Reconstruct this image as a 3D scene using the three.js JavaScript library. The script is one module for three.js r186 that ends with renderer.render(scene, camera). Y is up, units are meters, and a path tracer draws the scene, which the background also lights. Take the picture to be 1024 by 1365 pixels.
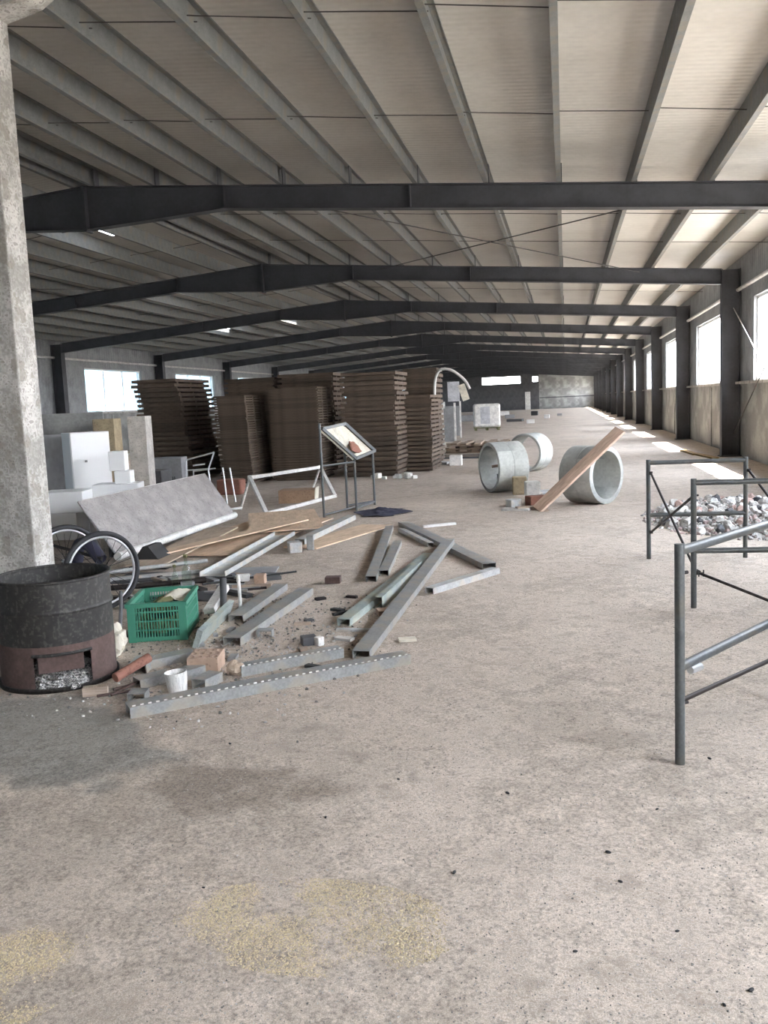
import * as THREE from 'three';
import { mergeGeometries } from 'three/addons/utils/BufferGeometryUtils.js';
import { RoundedBoxGeometry } from 'three/addons/geometries/RoundedBoxGeometry.js';

// ------------------------------------------------------------------ camera, sky, sun, exposure
const scene = new THREE.Scene();
const renderer = new THREE.WebGLRenderer({ antialias: true });
renderer.toneMapping = THREE.LinearToneMapping;
renderer.toneMappingExposure = 3.7;
renderer.shadowMap.enabled = true;

const camera = new THREE.PerspectiveCamera(2 * Math.atan(682.5 / 1186.4) * 180 / Math.PI, 1024 / 1365, 0.1, 2000);
camera.position.set(0, 1.6, 0);
{
  const yaw = THREE.MathUtils.degToRad(11.721), pitch = THREE.MathUtils.degToRad(6.885), roll = THREE.MathUtils.degToRad(2.458);
  const f = new THREE.Vector3(-Math.sin(yaw) * Math.cos(pitch), -Math.sin(pitch), -Math.cos(yaw) * Math.cos(pitch));
  const r = new THREE.Vector3(Math.cos(yaw), 0, -Math.sin(yaw));
  const u = new THREE.Vector3().crossVectors(r, f);
  const r2 = r.clone().multiplyScalar(Math.cos(roll)).addScaledVector(u, -Math.sin(roll));
  const u2 = r.clone().multiplyScalar(Math.sin(roll)).addScaledVector(u, Math.cos(roll));
  camera.quaternion.setFromRotationMatrix(new THREE.Matrix4().makeBasis(r2, u2, f.clone().negate()));
}
{ // hazy bright sky: near white at the horizon, pale blue overhead
  const W = 64, H = 32, d = new Float32Array(W * H * 4);
  for (let j = 0; j < H; j++) {
    const e = Math.max(0, ((j + 0.5) / H - 0.5) * 2), t = Math.pow(e, 0.55);
    for (let i = 0; i < W; i++) {
      const o = (j * W + i) * 4;
      d[o] = 1.0 - 0.42 * t; d[o + 1] = 1.0 - 0.27 * t; d[o + 2] = 1.02 - 0.06 * t; d[o + 3] = 1;
    }
  }
  const t = new THREE.DataTexture(d, W, H, THREE.RGBAFormat, THREE.FloatType);
  t.mapping = THREE.EquirectangularReflectionMapping; t.magFilter = THREE.LinearFilter; t.needsUpdate = true;
  scene.background = t; scene.backgroundIntensity = 9.0; scene.environmentIntensity = 9.0;
}
const sun = new THREE.DirectionalLight(0xfff8ee, 24);
sun.position.set(41 - 5, 91, -20); sun.target.position.set(-5, 0, -20);
sun.castShadow = true; sun.shadow.mapSize.set(4096, 4096); sun.shadow.radius = 1;
Object.assign(sun.shadow.camera, { left: -90, right: 110, top: 90, bottom: -90, near: 1, far: 300 });
scene.add(sun, sun.target);

// ------------------------------------------------------------------ random, noise, textures
function rng(seed) { let s = seed >>> 0; return () => { s = (s + 0x6D2B79F5) >>> 0; let t = Math.imul(s ^ (s >>> 15), 1 | s); t = (t + Math.imul(t ^ (t >>> 7), 61 | t)) ^ t; return ((t ^ (t >>> 14)) >>> 0) / 4294967296; }; }
const rnd = rng(7), R = (a, b) => a + (b - a) * rnd();
function noiseTile(n, seed) { const r = rng(seed), a = new Float32Array(n * n); for (let i = 0; i < n * n; i++) a[i] = r(); return { n, a }; }
function sampleTile(t, u, v, cells) { // tileable value noise with `cells` cells per tile
  const x = u * cells, y = v * cells, xi = Math.floor(x), yi = Math.floor(y), fx = x - xi, fy = y - yi;
  const sx = fx * fx * (3 - 2 * fx), sy = fy * fy * (3 - 2 * fy), n = t.n;
  const g = (i, j) => t.a[(((j % cells) + cells) % cells % n) * n + ((i % cells) + cells) % cells % n];
  const a = g(xi, yi), b = g(xi + 1, yi), c = g(xi, yi + 1), d = g(xi + 1, yi + 1);
  return a + (b - a) * sx + (c - a) * sy + (a - b - c + d) * sx * sy;
}
const T0 = noiseTile(256, 11), T1 = noiseTile(256, 23), T2 = noiseTile(256, 37);
function fbm(t, u, v, c, o) { let s = 0, w = 0.5, k = 0; for (let i = 0; i < o; i++) { s += w * sampleTile(t, u, v, c); k += w; w *= 0.5; c *= 2; } return s / k; }
function wnoise(x, z, s) { return fbm(T2, (x / 32) % 1 + 1, (z / 32) % 1 + 1, s, 3); } // world-space noise, s cells per 32 m
function tex(size, tile, fn, srgb = true) {
  const [w, h] = Array.isArray(size) ? size : [size, size], d = new Uint8Array(w * h * 4);
  for (let j = 0; j < h; j++) for (let i = 0; i < w; i++) {
    const c = fn(i / w, j / h, i, j), o = (j * w + i) * 4;
    if (typeof c === 'number') d[o] = d[o + 1] = d[o + 2] = Math.max(0, Math.min(255, c * 255));
    else for (let k = 0; k < 3; k++) d[o + k] = Math.max(0, Math.min(255, c[k] * 255));
    d[o + 3] = 255;
  }
  const t = new THREE.DataTexture(d, w, h); t.wrapS = t.wrapT = THREE.RepeatWrapping; t.magFilter = THREE.LinearFilter; t.minFilter = THREE.LinearMipmapLinearFilter; t.generateMipmaps = true;
  if (srgb) t.colorSpace = THREE.SRGBColorSpace;
  const [tu, tv] = Array.isArray(tile) ? tile : [tile, tile];
  t.repeat.set(1 / tu, 1 / tv); t.needsUpdate = true; return t;
}
const mix = (a, b, t) => a.map((x, i) => x + (b[i] - x) * t), clamp01 = x => Math.max(0, Math.min(1, x)), sm = (a, b, x) => { const t = clamp01((x - a) / (b - a)); return t * t * (3 - 2 * t); };

// floor: dusty concrete with fine grit, pale blooms and scuffed dark crumbs
const gritR = rng(5);
const floorMap = tex(2048, 4.1, (u, v) => {
  const big = fbm(T0, u, v, 6, 4), mid = fbm(T1, u, v, 48, 3), fine = sampleTile(T2, u, v, 256), fine2 = sampleTile(T0, u, v, 512), g = gritR();
  let c = mix([0.62, 0.59, 0.56], [0.745, 0.715, 0.685], sm(0.28, 0.72, big * 0.45 + mid * 0.42 + fine * 0.13));
  const scuff = sm(0.50, 0.74, mid * 0.55 + fine * 0.15 + fine2 * 0.3) * sm(0.40, 0.62, big);
  c = mix(c, [0.45, 0.42, 0.39], scuff * 0.55);
  if (fine2 * 0.6 + g * 0.4 > 0.78) c = mix(c, [0.36, 0.33, 0.30], 0.5);
  const k = 1 + (fine - 0.5) * 0.07 + (fine2 - 0.5) * 0.34 + (g - 0.5) * 0.34;
  return c.map(x => x * k);
});
const floorBump = tex(1024, 4.1, (u, v) => 0.5 * fbm(T1, u, v, 22, 3) + 0.5 * fbm(T2, u, v, 128, 2), false);
const concMap = tex(512, 1.3, (u, v) => {
  const a = fbm(T0, u, v, 6, 4), b = fbm(T1, u, v, 64, 2), s = fbm(T2, u * 1, v, 14, 3);
  let c = mix([0.60, 0.59, 0.57], [0.80, 0.79, 0.775], sm(0.3, 0.7, a * 0.6 + b * 0.4));
  if (s > 0.62) c = mix(c, [0.56, 0.54, 0.50], sm(0.62, 0.72, s) * 0.6);
  if (b > 0.7) c = mix(c, [0.46, 0.44, 0.42], 0.5);
  return c;
});
const concBump = tex(512, 1.3, (u, v) => 0.5 * fbm(T0, u, v, 12, 3) + 0.5 * fbm(T1, u, v, 64, 2), false);
const plasterMap = tex(512, 2.6, (u, v) => { const a = fbm(T1, u, v, 5, 5), b = fbm(T2, u, v, 96, 2); return mix([0.60, 0.60, 0.59], [0.74, 0.74, 0.725], sm(0.3, 0.7, a)).map(x => x * (0.94 + 0.12 * b)); });
const galvMap = tex(512, 0.7, (u, v) => { const a = fbm(T0, u, v, 10, 3), b = sampleTile(T1, u, v, 70), s = fbm(T2, u, v, 4, 3); let c = mix([0.50, 0.505, 0.505], [0.68, 0.685, 0.68], a * 0.6 + b * 0.4); return mix(c, [0.66, 0.62, 0.56], sm(0.5, 0.75, s) * 0.6); });
const paintMap = tex(256, 1.7, (u, v) => { const a = fbm(T0, u, v, 6, 4), b = fbm(T1, u, v, 40, 2); return [1, 1, 1].map(x => x * (0.80 + 0.28 * a + 0.12 * (b - 0.5))); });
const drumMap = tex(512, [0.8, 0.8], (u, v) => { // sooty steel with scuffed paint; v runs up the drum
  const a = fbm(T0, u, v, 24, 4), b = fbm(T1, u, v, 60, 3), st = fbm(T2, u, v * 0.25, 60, 2);
  let c = mix([0.17, 0.165, 0.16], [0.27, 0.262, 0.25], a);
  const scuff = sm(0.50, 0.66, b * 0.5 + st * 0.3 + a * 0.2);
  c = mix(c, [0.44, 0.43, 0.41], scuff * 0.55);
  return c;
});
const rustMap = tex(512, 0.6, (u, v) => { const a = fbm(T0, u, v, 8, 4), b = fbm(T1, u, v, 48, 3); return mix([0.25, 0.20, 0.185], [0.45, 0.375, 0.35], a * 0.6 + b * 0.4); });
const woodTex = (c0, c1, s) => tex(512, [1.2, 0.3], (u, v) => { const g = fbm(T0, u * 1, v, 4, 3), l = fbm(T1, u * 0.0625 * 4, v, 64, 3), k = fbm(T2, u, v, 8, 4); return mix(c0, c1, clamp01(l * 0.75 + g * 0.35 - 0.05)).map(x => x * (0.9 + 0.2 * k)); });
const woodMap = woodTex([0.52, 0.455, 0.40], [0.78, 0.71, 0.64]);
const plyMap = woodTex([0.62, 0.545, 0.47], [0.78, 0.71, 0.63]);
const palletMap = woodTex([0.46, 0.40, 0.35], [0.74, 0.65, 0.57]);
const roofMap = tex([256, 256], 3.3, (u, v) => { const a = fbm(T1, u, v, 4, 4), b = fbm(T2, u, v, 60, 2); return mix([0.80, 0.78, 0.74], [0.88, 0.865, 0.83], a).map(x => x * (0.97 + 0.06 * b)); });
const roofBump = tex([8, 64], [1, 0.36], (u, v) => 0.5 + 0.5 * Math.cos(v * Math.PI * 2 * 3), false);
const cladBump = tex([64, 8], [0.6, 1], (u, v) => { const k = (u * 3) % 1; return k < 0.25 ? 1 : (k < 0.35 ? 1 - (k - 0.25) * 10 : (k > 0.9 ? (k - 0.9) * 10 : 0)); }, false);
const ashMap = tex(256, 0.3, (u, v) => { const a = fbm(T0, u, v, 30, 3), b = fbm(T1, u, v, 80, 2); return [1, 0.985, 0.96].map(x => x * (0.30 + 0.6 * sm(0.35, 0.65, a * 0.5 + b * 0.5))); });
const dirtMap = tex(512, 0.9, (u, v) => { const a = fbm(T0, u, v, 8, 5), b = fbm(T1, u, v, 60, 2); return [1, 0.99, 0.97].map(x => x * (0.78 + 0.26 * a - 0.12 * sm(0.6, 0.8, b))); });

const M = (color, o = {}) => new THREE.MeshStandardMaterial({ color, roughness: 0.8, ...o });
const lin = (r, g, b) => new THREE.Color().setRGB(r, g, b);
const mats = {
  floor: M(lin(1.16, 1.08, 0.995), { map: floorMap, bumpMap: floorBump, bumpScale: 0.0025, roughness: 0.92, vertexColors: true }),
  conc: M(lin(0.95, 0.94, 0.92), { map: concMap, bumpMap: concBump, bumpScale: 0.01, roughness: 0.95 }),
  plaster: M(lin(0.75, 0.75, 0.75), { map: plasterMap, roughness: 0.95 }),
  cladding: M(lin(0.36, 0.37, 0.38), { map: paintMap, bumpMap: cladBump, bumpScale: 0.02, roughness: 0.6 }),
  roof: M(lin(0.82, 0.82, 0.825), { map: roofMap, bumpMap: roofBump, bumpScale: 0.004, roughness: 0.4 }),
  purlin: M(lin(0.54, 0.545, 0.535), { map: galvMap, roughness: 0.55, metalness: 0.0 }),
  frame: M(lin(0.06, 0.062, 0.07), { map: paintMap, roughness: 0.6 }),
  rod: M(lin(0.07, 0.065, 0.06), { roughness: 0.6 }),
  white: M(lin(0.93, 0.93, 0.925), { map: dirtMap, roughness: 0.5 }),
  winframe: M(lin(0.8, 0.8, 0.8), { roughness: 0.4 }),
  pane: new THREE.MeshPhysicalMaterial({ color: 0xffffff, roughness: 0.0, transmission: 1, thickness: 0, ior: 1.45 }),
  panetint: new THREE.MeshPhysicalMaterial({ color: lin(0.10, 0.125, 0.14), roughness: 0.0, transmission: 1, thickness: 0, ior: 1.45 }),
  galv: M(lin(0.98, 0.975, 0.96), { map: galvMap, roughness: 0.42, metalness: 0.15 }),
  galvgreen: M(lin(1.1, 1.22, 1.16), { map: galvMap, roughness: 0.45, metalness: 0.1 }),
  alu: M(lin(1.5, 1.5, 1.5), { map: galvMap, roughness: 0.4, metalness: 0.15 }),
  tube: M(lin(0.33, 0.35, 0.36), { map: galvMap, roughness: 0.45, metalness: 0.4 }),
  tubedark: M(lin(0.20, 0.205, 0.20), { map: rustMap, roughness: 0.6, metalness: 0.2 }),
  drum: M(lin(0.60, 0.59, 0.58), { map: drumMap, roughness: 0.6, metalness: 0.1 }),
  rust: M(lin(0.95, 0.9, 0.9), { map: rustMap, roughness: 0.85 }),
  ash: M(lin(0.9, 0.9, 0.9), { map: ashMap, roughness: 1 }),
  soot: M(lin(0.02, 0.02, 0.02), { roughness: 0.9 }),
  rubber: M(lin(0.025, 0.025, 0.028), { roughness: 0.7 }),
  chrome: M(lin(0.62, 0.63, 0.64), { roughness: 0.3, metalness: 0.7 }),
  green: M(lin(0.055, 0.235, 0.155), { roughness: 0.5 }),
  wood: M(lin(1, 1, 1), { map: woodMap, roughness: 0.85 }),
  woodpink: M(lin(1.5, 1.38, 1.34), { map: woodMap, roughness: 0.85 }),
  ply: M(lin(1, 1, 1), { map: plyMap, roughness: 0.85 }),
  pallet: M(lin(1, 0.97, 0.92), { map: palletMap, roughness: 0.9 }),
  palletb: M(lin(0.72, 0.70, 0.66), { map: palletMap, roughness: 0.9 }),
  board: M(lin(0.36, 0.35, 0.34), { map: palletMap, roughness: 0.95 }),
  boardb: M(lin(0.28, 0.275, 0.27), { map: palletMap, roughness: 0.95 }),
  brick: M(lin(0.56, 0.40, 0.31), { map: dirtMap, roughness: 0.95 }),
  brickred: M(lin(0.36, 0.17, 0.13), { map: dirtMap, roughness: 0.95 }),
  sheet: M(lin(0.46, 0.44, 0.445), { map: dirtMap, roughness: 0.5, metalness: 0.15 }),
  steelwhite: M(lin(0.85, 0.85, 0.85), { map: dirtMap, roughness: 0.45 }),
  carton: M(lin(0.42, 0.28, 0.19), { map: dirtMap, roughness: 0.95 }),
  khaki: M(lin(0.45, 0.37, 0.25), { map: dirtMap, roughness: 0.95 }),
  cream: M(lin(0.80, 0.76, 0.66), { map: dirtMap, roughness: 0.9 }),
  ring: M(lin(1.15, 1.18, 1.16), { map: plasterMap, roughness: 0.9 }),
  navy: M(lin(0.035, 0.035, 0.06), { roughness: 0.95 }),
  grey: M(lin(0.33, 0.33, 0.335), { map: paintMap, roughness: 0.6 }),
  greydark: M(lin(0.10, 0.10, 0.105), { map: paintMap, roughness: 0.7 }),
  red: M(lin(0.42, 0.09, 0.07), { roughness: 0.7 }),
  black: M(lin(0.03, 0.03, 0.03), { roughness: 0.8 }),
  stone: M(lin(0.62, 0.60, 0.58), { map: dirtMap, roughness: 0.95 }),
  stonepink: M(lin(0.56, 0.40, 0.36), { map: dirtMap, roughness: 0.95 }),
  yellow: M(lin(0.72, 0.58, 0.26), { map: woodMap, roughness: 0.8 }),
  sand: M(lin(0.55, 0.46, 0.30), { roughness: 1 }),
  ground: M(lin(0.34, 0.325, 0.305), { map: dirtMap, roughness: 1 }),
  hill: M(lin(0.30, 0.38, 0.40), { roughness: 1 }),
  glassbottle: new THREE.MeshPhysicalMaterial({ color: lin(0.85, 0.9, 0.85), roughness: 0.08, transmission: 1, thickness: 0, ior: 1.45 }),
  plylight: M(lin(1.35, 1.28, 1.2), { map: plyMap, roughness: 0.85 }),
  foam: M(lin(0.92, 0.92, 0.915), { roughness: 0.6 }),
  tarp: M(lin(0.62, 0.64, 0.70), { map: dirtMap, roughness: 0.7 }),
  olive: M(lin(0.24, 0.24, 0.12), { map: dirtMap, roughness: 0.9 }),
};

// ------------------------------------------------------------------ geometry helpers
const V = (x, y, z) => new THREE.Vector3(x, y, z);
function uvm(g) { // uv in metres, one projection per face of the shape itself
  if (g.index) g = g.toNonIndexed();
  const p = g.attributes.position, uv = new Float32Array(p.count * 2), a = V(), b = V(), c = V(), n = V();
  for (let i = 0; i < p.count; i += 3) {
    a.fromBufferAttribute(p, i); b.fromBufferAttribute(p, i + 1); c.fromBufferAttribute(p, i + 2);
    n.copy(b).sub(a).cross(c.clone().sub(a)); const x = Math.abs(n.x), y = Math.abs(n.y), z = Math.abs(n.z);
    [a, b, c].forEach((q, k) => { const o = (i + k) * 2;
      if (y >= x && y >= z) { uv[o] = q.z; uv[o + 1] = q.x; } else if (x >= z) { uv[o] = q.z; uv[o + 1] = q.y; } else { uv[o] = q.x; uv[o + 1] = q.y; } });
  }
  g.setAttribute('uv', new THREE.BufferAttribute(uv, 2)); return g;
}
function box(w, h, d, x = 0, y = 0, z = 0, r = null, round = 0) { // y is the centre
  const g = round ? new RoundedBoxGeometry(w, h, d, 2, round) : new THREE.BoxGeometry(w, h, d);
  let q = uvm(g); if (r) q.applyMatrix4(new THREE.Matrix4().makeRotationFromEuler(new THREE.Euler(...r))); q.translate(x, y, z); return q;
}
function basisAlong(A, B, up = V(0, 1, 0)) { // z along AB, y close to up
  const z = B.clone().sub(A).normalize(), x = new THREE.Vector3().crossVectors(up, z).normalize(), y = new THREE.Vector3().crossVectors(z, x);
  return new THREE.Matrix4().makeBasis(x, y, z);
}
function tube(A, B, r, seg = 10) {
  A = V(...A); B = V(...B); const L = A.distanceTo(B), g = new THREE.CylinderGeometry(r, r, L, seg).toNonIndexed();
  const uv = g.attributes.uv; for (let i = 0; i < uv.count; i++) uv.setXY(i, uv.getX(i) * r * 6.28, uv.getY(i) * L);
  g.rotateX(Math.PI / 2); g.applyMatrix4(basisAlong(A, B, Math.abs(B.y - A.y) > 0.95 * L ? V(0, 0, 1) : V(0, 1, 0))); const m = A.add(B).multiplyScalar(0.5); g.translate(m.x, m.y, m.z); return g;
}
function curveTube(pts, r, n = 24, seg = 8) { const g = new THREE.TubeGeometry(new THREE.CatmullRomCurve3(pts.map(p => V(...p))), n, r, seg).toNonIndexed(); return g; }
function lathe(pts, seg = 40, a0 = 0, al = Math.PI * 2) {
  const g = new THREE.LatheGeometry(pts.map(p => new THREE.Vector2(p[0], p[1])), seg, a0, al).toNonIndexed();
  const uv = g.attributes.uv, p = g.attributes.position; for (let i = 0; i < uv.count; i++) uv.setXY(i, uv.getX(i) * al * 0.33, p.getY(i)); return g;
}
function extr(poly, L, holes = []) { // closed 2D outline extruded along +z, centred
  const s = new THREE.Shape(poly.map(p => new THREE.Vector2(p[0], p[1])));
  for (const h of holes) s.holes.push(new THREE.Path(h.map(p => new THREE.Vector2(p[0], p[1]))));
  const g = new THREE.ExtrudeGeometry(s, { depth: L, bevelEnabled: false }); g.translate(0, 0, -L / 2); return uvm(g);
}
const mg = gs => gs.length === 1 ? gs[0] : mergeGeometries(gs.map(g => { const q = g.index ? g.toNonIndexed() : g; for (const k of Object.keys(q.attributes)) if (!['position', 'normal', 'uv'].includes(k)) q.deleteAttribute(k); return q; }));
const used = new Map();
function numbered(n) { const k = used.get(n) ?? 0; used.set(n, k + 1); return k ? `${n}_${String(k).padStart(3, '0')}` : n; }
function mesh(name, geo, mat, parent) {
  const m = new THREE.Mesh(Array.isArray(geo) ? mg(geo) : geo, mat); m.castShadow = m.receiveShadow = true;
  m.name = parent ? name : numbered(name); (parent ?? scene).add(m); return m;
}
function thing(name, label, category, pos = [0, 0, 0], turn = 0, group) {
  const o = new THREE.Group(); o.name = numbered(name); o.position.set(...pos); o.rotation.y = turn; o.userData = { label, category };
  if (group) o.userData.group = group; scene.add(o); return o;
}
function tag(o, label, category, group, kind) { o.userData = { label, category }; if (group) o.userData.group = group; if (kind) o.userData.kind = kind; return o; }
function struct(o, label, category) { o.userData = { kind: 'structure', label, category }; return o; }
function copyOf(o, label) { const c = o.clone(); c.name = numbered(o.name.replace(/_\d{3}$/, '')); c.userData = { ...o.userData }; if (label) c.userData.label = label; scene.add(c); return c; }

// ------------------------------------------------------------------ the hall
const S = 8.837, Z1 = -13.966, zk = k => Z1 - (k - 1) * S;
const XR = 3.674, XL = -18.927, XD = -7.69, YD = 5.36, SL = 0.081;   // column faces, ridge, rafter top, slope
const WR = 4.12, WL = -19.38, WT = 0.24, SILL = 1.78, WTOP = 3.62;   // wall inner faces, thickness, window heights
const K0 = -2, K1 = 14, ZN = zk(K0), ZF = zk(K1), ZC = (ZN + ZF) / 2, ZL = ZN - ZF;
const topAt = x => YD - SL * Math.abs(x - XD);
const PUR = 0.30, ROOFT = 0.006;

{ // floor: one slab, finely divided near the camera so that stains have their own outline
  const axis = (stops) => { const a = []; for (const [from, to, step] of stops) { const n = Math.max(1, Math.round(Math.abs(to - from) / step)); for (let i = 0; i < n; i++) a.push(from + (to - from) * i / n); } a.push(stops.at(-1)[1]); return a; };
  const xs = axis([[WL - WT, -6, 0.7], [-6, 2.5, 0.045], [2.5, WR + WT, 0.3]]), zs = axis([[ZN + 0.2, -1.4, 0.8], [-1.4, -9, 0.045], [-9, -14, 0.2], [-14, ZF - 0.3, 1.5]]);
  const pos = [], col = [], uv = [], idx = [], nx = xs.length;
  const stain = (x, z, cx, cz, rx, rz, turn) => { const c = Math.cos(turn), s = Math.sin(turn), dx = x - cx, dz = z - cz, a = (dx * c + dz * s) / rx, b = (-dx * s + dz * c) / rz; return Math.hypot(a, b) + (wnoise(x, z, 128) - 0.5) * 1.3 + (wnoise(x + 5, z, 24) - 0.5) * 1.1; };
  for (const z of zs) for (const x of xs) {
    pos.push(x, 0, z); uv.push(x, z);
    const n = wnoise(x, z, 16), n2 = wnoise(x + 9, z + 3, 64);
    let c = [1, 1, 1].map((q, i) => q * (0.90 + 0.2 * n) * (1 - 0.10 * sm(0.5, 0.75, n2)));
    const cem = 1 - sm(0.75, 1.0, stain(x, z, -2.75, -3.95, 0.75, 0.42, 0.55)); c = mix(c, [0.52, 0.58, 0.62], cem * 0.85);
    const dk = 1 - sm(0.7, 1.05, stain(x, z, -1.28, -3.42, 0.42, 0.22, 0.1)); c = mix(c, [0.55, 0.53, 0.51], dk * 0.75);
    const dk2 = 1 - sm(0.6, 1.1, stain(x, z, 0.15, -4.15, 0.3, 0.16, 0)); c = mix(c, [0.66, 0.64, 0.62], dk2 * 0.6);
    col.push(...c);
  }
  for (let j = 0; j < zs.length - 1; j++) for (let i = 0; i < nx - 1; i++) { const a = j * nx + i; idx.push(a, a + 1, a + nx, a + 1, a + nx + 1, a + nx); }
  const g = new THREE.BufferGeometry(); g.setAttribute('position', new THREE.Float32BufferAttribute(pos, 3)); g.setAttribute('uv', new THREE.Float32BufferAttribute(uv, 2)); g.setAttribute('color', new THREE.Float32BufferAttribute(col, 3)); g.setIndex(idx); g.computeVertexNormals();
  const f = new THREE.Group(); f.name = 'floor'; scene.add(f); struct(f, 'dusty bare concrete floor of the long hall', 'floor');
  mesh('floor_surface', g, mats.floor, f);
  mesh('floor_slab', box(WR - WL + 2 * WT, 0.3, ZL + 0.6, (WR + WL) / 2, -0.152, ZC), mats.conc, f);
}
{ // roof: two slopes of ribbed white sheet on purlins, sag rods, cross bracing
  const roof = new THREE.Group(); roof.name = 'ceiling'; scene.add(roof); struct(roof, 'white ribbed sheet roof seen from below with steel purlins', 'ceiling');
  const xr = WR + WT + 0.25, xl = WL - WT - 0.25;
  const slopeMesh = (xa, xb, slits) => { // outline in (x, -z), extruded upward, then tilted
    const poly = [[xa, -ZN - 0.3], [xb, -ZN - 0.3], [xb, -ZF + 0.3], [xa, -ZF + 0.3]];
    const s = new THREE.Shape(poly.map(p => new THREE.Vector2(...p)));
    for (const [x, z, L, w] of slits) s.holes.push(new THREE.Path([[x - w, -z], [x + w, -z], [x + w, -z + L], [x - w, -z + L]].map(p => new THREE.Vector2(...p))));
    const g = new THREE.ExtrudeGeometry(s, { depth: ROOFT, bevelEnabled: false }); g.rotateX(-Math.PI / 2); // (x, y=thickness, z)
    const p = g.attributes.position, uv = new Float32Array(p.count * 2);
    for (let i = 0; i < p.count; i++) { p.setY(i, p.getY(i) + topAt(p.getX(i)) + PUR); uv[2 * i] = p.getX(i); uv[2 * i + 1] = p.getZ(i); }
    g.setAttribute('uv', new THREE.BufferAttribute(uv, 2)); g.computeVertexNormals(); return g;
  };
  mesh('roof_sheet', slopeMesh(XD, xr, []), mats.roof, roof);
  const slits = [[-9.6, -16.4, 2.1, 0.023], [-8.35, -15.6, 1.2, 0.023], [-9.0, -16.0, 0.9, 0.015], [-11.4, -25.9, 2.4, 0.027], [-10.3, -25.4, 1.8, 0.019], [-12.3, -26.4, 2.2, 0.023], [-10.9, -34.5, 2.2, 0.030], [-12.7, -35.2, 2.0, 0.027], [-14.2, -34.6, 2.6, 0.027], [-13.2, -44, 2.6, 0.038], [-15.5, -44.5, 2.4, 0.038], [-14.6, -53, 3, 0.046], [-12.2, -53.5, 2.4, 0.038]];
  mesh('roof_sheet', slopeMesh(xl, XD, slits), mats.roof, roof);
  // purlins: C sections over every rafter, 1.07 m apart
  const hw = 0.035, t = 0.006;
  const cProf = sgn => { const q = [[-hw, 0], [hw, 0], [hw, 0.02], [hw - t, 0.02], [hw - t, t], [-hw + t, t], [-hw + t, PUR - t], [hw - t, PUR - t], [hw - t, PUR - 0.02], [hw, PUR - 0.02], [hw, PUR], [-hw, PUR]]; return sgn > 0 ? q : q.map(([x, y]) => [-x, y]).reverse(); };
  const gR = extr(cProf(1), ZL), gL = extr(cProf(-1), ZL), cleat = box(0.012, 0.27, 0.16, 0, 0.137, 0);
  const xsR = [], xsL = [];
  for (let i = 0; i < 12; i++) { const x = -7.53 + 1.07 * i; if (x < WR + 0.2) xsR.push(x); }
  for (let i = 0; i < 12; i++) { const x = -7.86 - 1.07 * i; if (x > WL - 0.2) xsL.push(x); }
  for (const [xs, g, s] of [[xsR, gR, 1], [xsL, gL, -1]]) for (const x of xs) {
    const p = mesh('purlin', g, mats.purlin, roof); p.position.set(x, topAt(x), ZC);
    for (let k = 1; k <= 5; k++) { const c = mesh('cleat', cleat, mats.frame, p); c.position.set(s * (hw + 0.008), 0, zk(k) - ZC); }
  }
  const ridge = mesh('ridge_strip', box(0.5, 0.02, ZL, XD, YD + PUR - 0.02, ZC), mats.purlin, roof);
  const rodBetween = (xa, xb, z, dz) => tube([xa, topAt(xa) + 0.12, z + dz], [xb, topAt(xb) + 0.16, z - dz], 0.006, 6);
  for (let k = 0; k <= 3; k++) for (const f of [1 / 3, 2 / 3]) {
    const z = zk(k) - S * f;
    for (const xs of [xsR, xsL]) for (let i = 0; i < xs.length - 1; i++) mesh('sag_rod', rodBetween(xs[i], xs[i + 1], z, i % 2 ? 0.1 : 0.14), mats.rod, roof);
  }
  // X bracing of round bar under the purlins of the second bay
  for (const [xa, xb] of [[-4.75, 1.8], [1.85, -4.55]]) mesh('brace_rod', tube([xa, topAt(xa) - 0.12, zk(1) - 0.1], [xb, topAt(xb) - 0.10, zk(2) + 0.1], 0.011, 6), mats.rod, roof);
  for (const [xa, xb] of [[-17.8, -11.4], [-11.4, -17.8]]) mesh('brace_rod', tube([xa, topAt(xa) - 0.12, zk(1) - 0.1], [xb, topAt(xb) - 0.10, zk(2) + 0.1], 0.011, 6), mats.rod, roof);
}
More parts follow.
